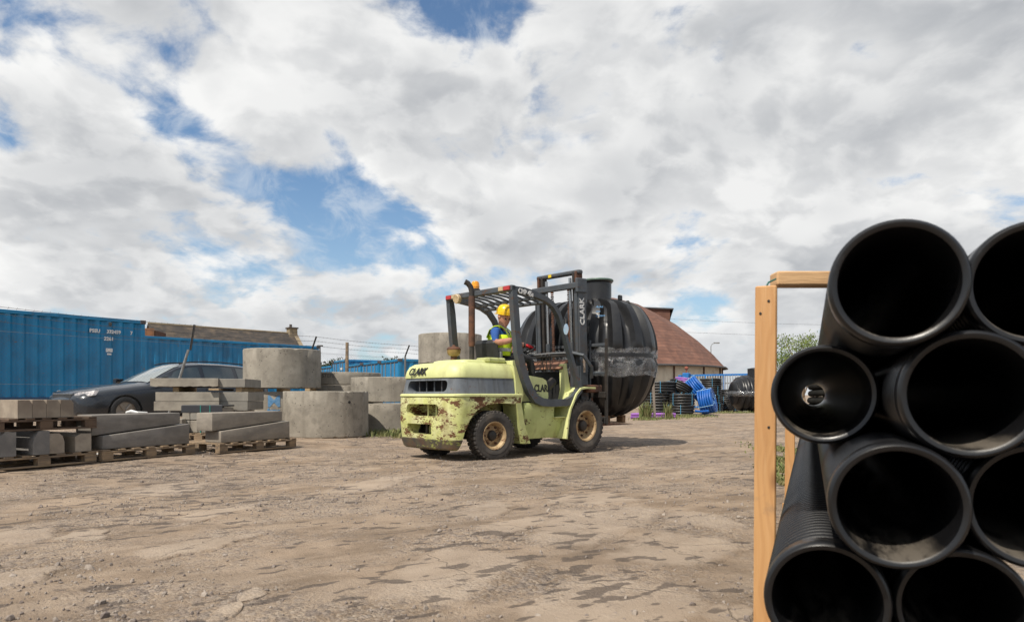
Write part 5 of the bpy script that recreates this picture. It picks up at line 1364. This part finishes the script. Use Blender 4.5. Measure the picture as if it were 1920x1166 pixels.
MB().lathe([(.5, 8.6 - dz), (.5, 8.75 - dz), (0, 8.8 - dz)], 14).build('dome_cap', M['post_dark'], dome)
dm = MB().loft([[(3.2, -1.2, 6.3 - dz), (5.5, -1.2, 6.2 - dz), (5.5, -1.2, 7.62 - dz), (3.2, -1.2, 7.72 - dz)], [(3.2, 1.2, 6.3 - dz), (5.5, 1.2, 6.2 - dz), (5.5, 1.2, 7.62 - dz), (3.2, 1.2, 7.72 - dz)]]).build('dormer', shingle, dome, 20)
MB().box((4.4, 0, 7.72 - dz), (2.7, 2.7, .12), .02, rot=(0, .04, 0)).build('dormer_roof', M['post_dark'], dm)
MB().loft([[(5.72, -1.3, 7.68 - dz), (5.75, 1.3, 7.68 - dz), (5.75, 1.3, 7.55 - dz), (5.72, -1.3, 7.55 - dz)], [(5.42, -1.3, 6.6 - dz), (5.45, 1.3, 6.6 - dz), (5.40, 1.3, 6.6 - dz), (5.38, -1.3, 6.6 - dz)]]).build('dormer_shutter', M['post_dark'], dm)

# ------------------------------------------------------------------ blue yard gate and palisade
gblue = mat('blue_gate_paint', (.012, .12, .36), (.015, .15, .42), 2, .45)
ga, gb_ = P(1290, 740, 43), P(1432, 740, 40); gu = (gb_ - ga); gu.z = 0; GL = gu.length; gz_ = math.atan2(gu.y, gu.x)
gate = empty('palisade_gate', (ga.x, ga.y, gz(ga.x, ga.y)), gz_, 'blue framed steel palisade gate behind the coils', 'gate')
MB().box((GL / 2, 0, 2.12), (GL, .10, .12), .01).build('top_rail', gblue, gate); MB().box((GL / 2, 0, .16), (GL, .10, .12), .01).build('bottom_rail', gblue, gate); MB().box((GL / 2, 0, 1.62), (GL, .06, .06), .01).build('middle_rail', M['galv'], gate)
for k in range(5): MB().box((GL * k / 4, 0, 1.15), (.10, .11, 1.95), .01).build('upright', gblue, gate)
galvp = mat('galvanised_pale', (.42, .44, .46), (.32, .34, .36), 2, .5, metal=.3)
pale = MB().prism([(-.03, .15), (.03, .15), (.03, 2.06), (0, 2.10), (-.03, 2.06)], -.012, .012).mesh('pale'); pale.materials.append(galvp)
for k in range(int(GL / .165)): put('pale', pale, gate, (.09 + k * .165, -.05, 0))
gp_ = empty('gate_post', (ga.x - .15, ga.y - .2, gz(ga.x, ga.y)), gz_, 'blue gate post with a red beacon on top', 'gate post')
MB().box((0, 0, 1.13), (.42, .34, 2.30), .03).build('post_box', gblue, gp_); MB().box((-.45, .1, 1.08), (.24, .2, 2.16), .02).build('side_post', gblue, gp_)
MB().box((.0, -.172, 1.85), (.10, .01, .12), .002).build('white_plate', M['white_print'], gp_)
MB().lathe([(.04, 2.28), (.04, 2.45), (.12, 2.55), (.12, 2.62), (.05, 2.68), (0, 2.69)], 12).build('beacon', mat('dull_red_beacon', (.25, .07, .04), None, 5, .5), gp_)
pf = empty('palisade_fence', (ga.x + 2, ga.y + 6, gz(ga.x, 46)), gz_, 'grey steel palisade fence seen through the gate', 'fence')
for k in range(48): put('pale', pale, pf, (-4 + k * .19, 0, 0))
for z in (.5, 1.7): MB().box((.5, .04, z), (9.2, .05, .05), .005).build('rail', galvp, pf)

# ------------------------------------------------------------------ coils of land drain
strap_b = mat('light_blue_strap', (.10, .38, .60), None, 5, .5)
M['coil'] = mat('black_coil_pipe', (.011, .011, .011), (.018, .017, .016), 9, .42, bump=.5, bscale=60, dirt=((.05, .043, .035), 3, .4))
M['coil_blue'] = mat('blue_coil_pipe', (.008, .11, .42), (.008, .085, .34), 5, .4, bump=.6, bscale=50)
M['purple'] = mat('purple_duct', (.33, .13, .45), (.27, .10, .38), 3, .45)
def coil(loc, R, h, layers, lab, mt, tilt=None, group='coils of drain pipe', straps=4, turns=3, strap_m=None):
    c = empty('pipe_coil', loc, rng.random() * 6 if tilt is None else 0, lab, 'pipe coil', group)
    if tilt is not None: c.rotation_euler = tilt
    r = h / layers / 2
    for i in range(layers):
        for j in range(turns):
            n = 44; w = rng.uniform(-.02, .02)
            MB().tube([((R - r - j * 2 * r + w * math.sin(2 * a)) * math.cos(a), (R - r - j * 2 * r + w * math.cos(3 * a)) * math.sin(a), r + 2 * r * i + .008 * math.sin(3 * a + i)) for a in [2 * math.pi * k / n for k in range(n)]], r * .97, 9, True).build('winding', mt, c, 60)
    for k in range(straps):
        a = 2 * math.pi * k / straps + .4; ri, ro = R - turns * 2 * r - .01, R + .012
        q = [(ro, -.005), (ro, h + .012), (ri, h + .012), (ri, -.005)]
        MB().tube([(x * math.cos(a), x * math.sin(a), z) for x, z in q], .009, 4, True).build('strap', strap_m or strap_b, c, 0)
    return c
def stack(px, d, R, h, n, names, mt=None, jig=.08):
    x, y = (px - CX) / F * d, d; z = gz(x, y)
    for k in range(n):
        coil((x + rng.uniform(-jig, jig), y + rng.uniform(-jig, jig), z + k * (h + .01)), R, h, 4, names[k], mt or M['coil'])
stack(1233, 31, .74, .50, 3, ['bottom black coil of the stack just right of the loaded tank', 'middle black coil of the stack just right of the loaded tank', 'top black coil of the stack just right of the loaded tank'])
stack(1279, 30, .56, .48, 2, ['bottom black coil beside the blue coils', 'second black coil beside the blue coils'])
coil(P(1272, 735, 31.2), .60, .40, 4, 'black coil slumped across the short stack left of the blue coils', M['coil'], (math.radians(8), math.radians(28), .5))
stack(1334, 37, .58, .44, 4, ['bottom coil of the tall black stack before the gate', 'second coil of the tall black stack before the gate', 'third coil of the tall black stack before the gate', 'top coil of the tall black stack before the gate'])
stack(1363, 38.5, .55, .40, 3, ['bottom coil of the low stack beside the far tank', 'second coil of the low stack beside the far tank', 'top coil of the low stack beside the far tank'])
coil(P(1324, 735, 39), .60, .40, 4, 'black coil leaning behind the blue coils', M['coil'], (math.radians(20), math.radians(30), .3))
# blue coils: one on edge facing right, others leaning behind it
b1 = P(1313, 754, 30.5); b1.z = gz(b1.x, b1.y) + .56
coil(b1, .56, .62, 6, 'blue pipe coil standing on edge, its round end showing', M['coil_blue'], (0, math.radians(78), math.radians(-28)), 'blue pipe coils', 4, 4, mat('pale_blue_tape', (.35, .6, .75), None, 5, .5))
b2 = P(1295, 736, 31.4); coil(b2, .56, .62, 6, 'blue pipe coil leaning back on the black coils', M['coil_blue'], (0, math.radians(52), math.radians(-20)), 'blue pipe coils', 4, 4, bpy.data.materials['pale_blue_tape'])
MB().tube([P(1304, 770.5, 29.6), P(1316, 771.5, 29.3), P(1328, 770.5, 29.4)], .05, 8).build('loose_pipe_end', M['coil_blue']); tag(bpy.data.objects['loose_pipe_end'], 'loose blue pipe tail lying on the ground below the blue coils', 'pipe')
coil(P(1285, 719, 35), .55, .28, 3, 'purple coil lying on top behind the blue ones', M['purple'], (0, .12, 0), 'purple ducts', 3)
coil(P(1296, 722, 36), .5, .3, 3, 'grey coil behind the purple one', mat('grey_coil', (.18, .18, .18), None, 5, .5), (.2, .2, 0), 'grey coil', 3)
# purple ducts on the ground
for k in range(6):
    y = 26.6 + (k % 3) * .22; z = .06 + (k // 3) * .10
    x0 = (1186 - CX) / F * y; o = MB().tube([(x0 + rng.uniform(-.1, .1), y, gz(x0, y) + z), (x0 + 1.55 + rng.uniform(-.2, .2), y + .25, gz(x0, y) + z)], .052, 10).build('purple_duct', M['purple'])
    tag(o, ['lowest front purple duct on the ground under the tank', 'lower middle purple duct on the ground', 'lower back purple duct on the ground', 'upper front purple duct on the pile', 'upper middle purple duct on the pile', 'upper back purple duct on the pile'][k], 'duct', 'purple ducts')
sp_ = P(1226, 787, 25.5); st_ = MB().box((0, 0, .85), (.085, .06, 1.75), .006, rot=(0, math.radians(-2.5), 0)).build('timber_stake', mat('grey_weathered_timber', (.25, .21, .17), (.18, .15, .125), 4, .9, bump=.3, stretch=(6, 6, .6)), loc=(sp_.x, sp_.y, gz(sp_.x, sp_.y) - .05)); tag(st_, 'grey weathered timber stake beside the loaded tank', 'stake')

# ------------------------------------------------------------------ second tank, beside the gate
t2p = P(1418, 740, 36.); t2z = gz(t2p.x, 36.)
t2 = empty('septic_tank', (t2p.x, 36., t2z + .98), math.radians(4), 'black ribbed tank lying on the ground by the gate, left of the timber post', 'tank')
rings_ = []; mbt = MB()
NX = 72
for k in range(NX + 1):
    u = -1 + 2 * k / NX; x = u * 1.42
    e_ = (1 - abs(u) ** 4.5) ** .5 if abs(u) < 1 else 0.02
    rb_ = .045 * max(-1, min(1, math.sin(2 * math.pi * x / .27) * 1.8))
    ring_ = []
    for j in range(40):
        a = 2 * math.pi * j / 40; sn = math.sin(a)
        fl = rb_ * (1 - math.exp(-(sn / .18) ** 2)) * min(1, e_ * 1.5)
        ry, rzv = (.95 * e_ + fl), (.93 * e_ + fl)
        ring_.append((x, ry * math.cos(a), rzv * sn))
    rings_.append(ring_)
mbt.loft(rings_).build('shell', M['black_tank'], t2, 50)
per2 = [(s * .85, a if s > 0 else a + math.pi, 0) for s in (1, -1) for a in [(-math.pi / 2 + math.pi * k / 20) for k in range(21)]]
MB().loft(seam_ring(per2, .64, -.05, .05, .04, axis_y=False, nz=2), cap=False)
fl2 = []
for k in range(4):
    z = (-.06, -.02, .02, .06)[k]; o_ = (.0, .07, .07, .0)[k]
    fl2.append([((1.42 + o_) * math.copysign(abs(math.cos(a)) ** .45, math.cos(a)), (.95 + o_) * math.copysign(abs(math.sin(a)) ** .45, math.sin(a)), z) for a in [2 * math.pi * j / 64 for j in range(64)]])
MB().loft(fl2).build('seam_flange', M['black_tank'], t2, 40)
fw = [[(p[0] * f, p[1] * f, z) for p in fl2[1]] for z, f in ((-.16, .97), (-.08, 1.015), (0, 1.012), (.06, 1.01), (.12, .97))]
MB().loft(fw, cap=False).build('film_wrap', M['film'], t2, 60)
MB().lathe([(.46, .8), (.44, 1.0), (.44, 1.26), (.46, 1.28), (.44, 1.31), (.2, 1.36), (0, 1.37)], 32, Matrix.Translation((.0, 0, 0))).build('neck', M['black_tank'], t2, 40)
for x in (-.8, .8): MB().box((x, 0, -.95), (.2, 1.2, .10), .01).build('foot', M['concrete'], t2)

# ------------------------------------------------------------------ street lamp, poles and wires
lp = P(1333, 740, 72); lz = gz(lp.x, 72)
sl = empty('street_lamp', (lp.x, 72, lz), 0, 'thin grey street lamp beyond the dome', 'street lamp')
topz = CAMZ + (740 - 649) / F * 72 - lz
MB().tube([(0, 0, 0), (0, 0, topz * .5), (0, 0, topz)], [.09, .07, .045], 8).build('pole', M['galv'], sl)
MB().tube([(0, 0, topz), (.15, 0, topz + .25), (.45, 0, topz + .33)], .03, 6).build('arm', M['galv'], sl)
MB().loft([[(.30 + dx, dy, topz + z) for dx, dy in ((0, -.09), (.55, -.12), (.62, 0), (.55, .12), (0, .09))] for z in (.28, .34, .40)]).build('lamp_head', M['galv'], sl)
wp = P(650, 740, 30); wpz = gz(wp.x, 30)
up_ = MB().tube([(0, 0, 0), (.02, 0, CAMZ + 98 / F * 30 - wpz)], [.085, .07], 8).build('utility_pole', M['pallet'], loc=(wp.x, 30, wpz)); tag(up_, 'plain timber pole standing beyond the chain link fence', 'pole')
far_lamp = P(600, 740, 60); fl_ = MB().tube([(0, 0, 0), (0, 0, CAMZ + 88 / F * 60 - .1)], .06, 6).box((0, 0, CAMZ + 86 / F * 60), (.5, .2, .12), .02).build('floodlight_pole', M['post_dark'], loc=(far_lamp.x, 60, gz(far_lamp.x, 60))); tag(fl_, 'small floodlight on a mast far behind the rings', 'floodlight')
for k, (y0, y1, lab) in enumerate(((594, 593, 'upper overhead wire crossing the sky beyond the dome'), (618, 611, 'lower overhead wire crossing the sky beyond the dome'))):
    a, b = P(1180, y0, 95), P(2100, y1, 95)
    o = MB().tube([a + (b - a) * t - Vector((0, 0, 1.2 * math.sin(math.pi * t))) for t in np.linspace(0, 1, 16)], .014, 4).build('overhead_wire', M['post_dark']); tag(o, lab, 'wire', 'overhead wires')

# ------------------------------------------------------------------ trees and weeds
leafm = mat('green_leaves', (.15, .19, .045), (.10, .14, .035), 3, .7, spec=.3)
leafd = mat('dark_leaves', (.035, .05, .018), (.022, .032, .013), 3, .8, spec=.2)
def tree(loc, H, crown_c, crown_r, nleaf, ls, lab, mt, seed, trunk_r=.12):
    rs = random.Random(seed); t = empty('tree', loc, 0, lab, 'tree', 'trees behind the yard')
    tips = []
    tb = MB(); tb.tube([(0, 0, -.1), (.05, .02, H * .25), (-.03, .04, H * .5), (0, 0, H * .8)], [trunk_r, trunk_r * .8, trunk_r * .55, trunk_r * .2], 8)
    for k in range(16):
        z0 = H * rs.uniform(.2, .7); a = rs.random() * 6.28; q = Vector((crown_c[0] + math.cos(a) * crown_r[0] * rs.uniform(.4, .95), crown_c[1] + math.sin(a) * crown_r[1] * rs.uniform(.4, .95), crown_c[2] + crown_r[2] * rs.uniform(-.7, .85)))
        m_ = Vector((0, 0, z0)) * .5 + q * .5 + Vector((rs.uniform(-.1, .1), rs.uniform(-.1, .1), .1)); tb.tube([(0, 0, z0), m_, q], [trunk_r * .4, trunk_r * .22, .008], 6); tips += [m_, q, q * .8 + m_ * .2]
    tb.build('trunk', M['pallet'], t)
    lv = MB(); clumps = [(q, rs.uniform(.18, .42) * min(crown_r)) for q in tips]
    for k in range(30):
        a = rs.random() * 6.28; ph = math.acos(rs.uniform(-.6, 1)); f = rs.uniform(.55, 1.05)
        clumps.append((Vector((crown_c[0] + f * crown_r[0] * math.sin(ph) * math.cos(a), crown_c[1] + f * crown_r[1] * math.sin(ph) * math.sin(a), crown_c[2] + f * crown_r[2] * math.cos(ph))), rs.uniform(.16, .40) * min(crown_r)))
    for k in range(nleaf):
        c, r = rs.choice(clumps); p = c + Vector((rs.gauss(0, 1), rs.gauss(0, 1), rs.gauss(0, .8))) * r * .6
        T = Matrix.Translation(p) @ Euler((rs.random() * 6, rs.random() * 6, rs.random() * 6)).to_matrix().to_4x4()
        s_ = ls * rs.uniform(.6, 1.3)
        lv.add([(0, -s_ * .25, 0), (s_ * .5, 0, .06 * s_), (s_, -s_ * .02, 0), (s_ * .5, -s_ * .5, -.05 * s_)], [(0, 3, 2, 1)], T)
    lv.build('crown', mt, t, 0)
tp_ = P(1505, 740, 24); tree((tp_.x, 24, 0), 2.9, (0, 0, 2.25), (.95, .95, .80), 5200, .075, 'bushy green tree seen between the timber post and the pipes', leafm, 5, .08)
for px, w, top, lab, sd in ((612, 1.8, 687, 'dark tree at left above the far containers', 1), (632, 1.9, 676, 'taller dark tree right of the first above the far containers', 2), (600, 1.2, 684, 'dark tree nearest the concrete ring above the far containers', 4), (736, 2.0, 677, 'round dark tree behind the container doors', 3)):
    q = P(px, 740, 85); Ht = CAMZ + (740 - top) / F * 85
    tree((q.x, 85, 0), Ht, (0, 0, Ht - w * .75), (w * .8, w * .8, w * .85), 1800, .30, lab, leafd, sd, .15)
grass_m = mat('weed_green', (.12, .16, .045), (.20, .18, .075), 6, .8)
def weeds(name, spots, lab, n, h, seed, mt=grass_m):
    rs = random.Random(seed); mb = MB()
    for k in range(n):
        x, y, sx, sy = rs.choice(spots); x += rs.gauss(0, sx); y += rs.gauss(0, sy); z = gz(x, y) - .005
        hh = h * rs.uniform(.3, 1.2); a = rs.random() * 6.28; w = .008 + .012 * rs.random(); b = rs.uniform(.1, .6) * hh
        d_ = Vector((math.cos(a), math.sin(a), 0)); s_ = Vector((-d_.y, d_.x, 0)) * w
        p0 = Vector((x, y, z)); p1 = p0 + d_ * b * .4 + Vector((0, 0, hh * .6)); p2 = p0 + d_ * b + Vector((0, 0, hh))
        mb.add([p0 - s_, p0 + s_, p1 + s_ * .7, p1 - s_ * .7, p2], [(0, 1, 2, 3), (3, 2, 4)])
    tag(mb.build(name, mt, smooth=0), lab, 'weeds', kind='stuff')
def gpt(px, d): return (px - CX) / F * d
weeds('ring_weeds', [(gpt(700, 14.), 14., .35, .15), (gpt(755, 14.1), 14.1, .25, .2), (gpt(740, 13.6), 13.6, .3, .2)], 'low grass growing along the foot of the concrete rings', 900, .12, 1)
weeds('yard_edge_weeds', [(gpt(1240, 26.), 26., .5, .4), (gpt(1275, 28), 28., .6, .4), (gpt(1300, 29), 29, .4, .3), (gpt(1350, 34), 34, .8, .5), (gpt(1380, 34.5), 34.5, .6, .4), (gpt(1212, 25), 25, .2, .2)], 'weeds and grass round the coils and ducts', 1800, .12, 2)
weeds('tall_weeds', [(gpt(1216, 25.2), 25.2, .06, .06), (gpt(1254, 26.6), 26.6, .08, .08), (gpt(1206, 25.4), 25.4, .06, .06)], 'tall leafy weeds beside the timber stake', 420, .62, 3)
weeds('stack_side_grass', [(2.95, 7.2, .08, .3), (3.35, 8.2, .08, .4), (3.8, 9.4, .1, .4), (4.5, 11.2, .15, .6)], 'grass growing along the left side of the pipe stack', 3200, .06, 4)

# unseen coils added beyond the pipes so the bore looks dark at its end
M['coil_matt'] = mat('matt_black_coil', (.012, .012, .011), (.02, .019, .017), 9, .95, spec=.1)  # matt black, keeps highlights off the added coils
q_ = Vector((4.78, 10., 0))
for k in range(5):
    coil((q_.x, q_.y, gz(q_.x, q_.y) + k * .3), .42, .29, 3, ['bottom', 'second', 'third', 'fourth', 'top'][k] + ' added black coil beyond the pipes, darkening the bore of the set back pipe', M['coil_matt'], straps=0)

# litter by the pallets
white_l = mat('white_plastic', (.72, .72, .70), (.6, .6, .58), 9, .6)
for (x0, y0), (x1, y1), lab in (((176, 869), (196, 867), 'white plastic strip in front of the second pallet, left'), ((262, 861), (282, 858), 'white plastic strip in front of the second pallet, right'), ((450, 852), (462, 850), 'small white scrap before the third pallet')):
    a = Vector((*G(x0, y0), 0)); b = Vector((*G(x1, y1), 0)); rs = random.Random(x0)
    pts = []
    for k in range(7):
        p = a + (b - a) * k / 6 + Vector((rs.uniform(-.02, .02), rs.uniform(-.04, .04), 0)); p.z = gz(p.x, p.y) + .008 + .006 * rs.random(); pts.append(p)
    rings = [[p + Vector((0, -.025, 0)), p + Vector((0, .025, .004)), p + Vector((0, .025, .009)), p + Vector((0, -.025, .005))] for p in pts]
    tag(MB().loft(rings).build('plastic_strip', white_l, smooth=60), lab, 'litter', 'scraps on the yard')
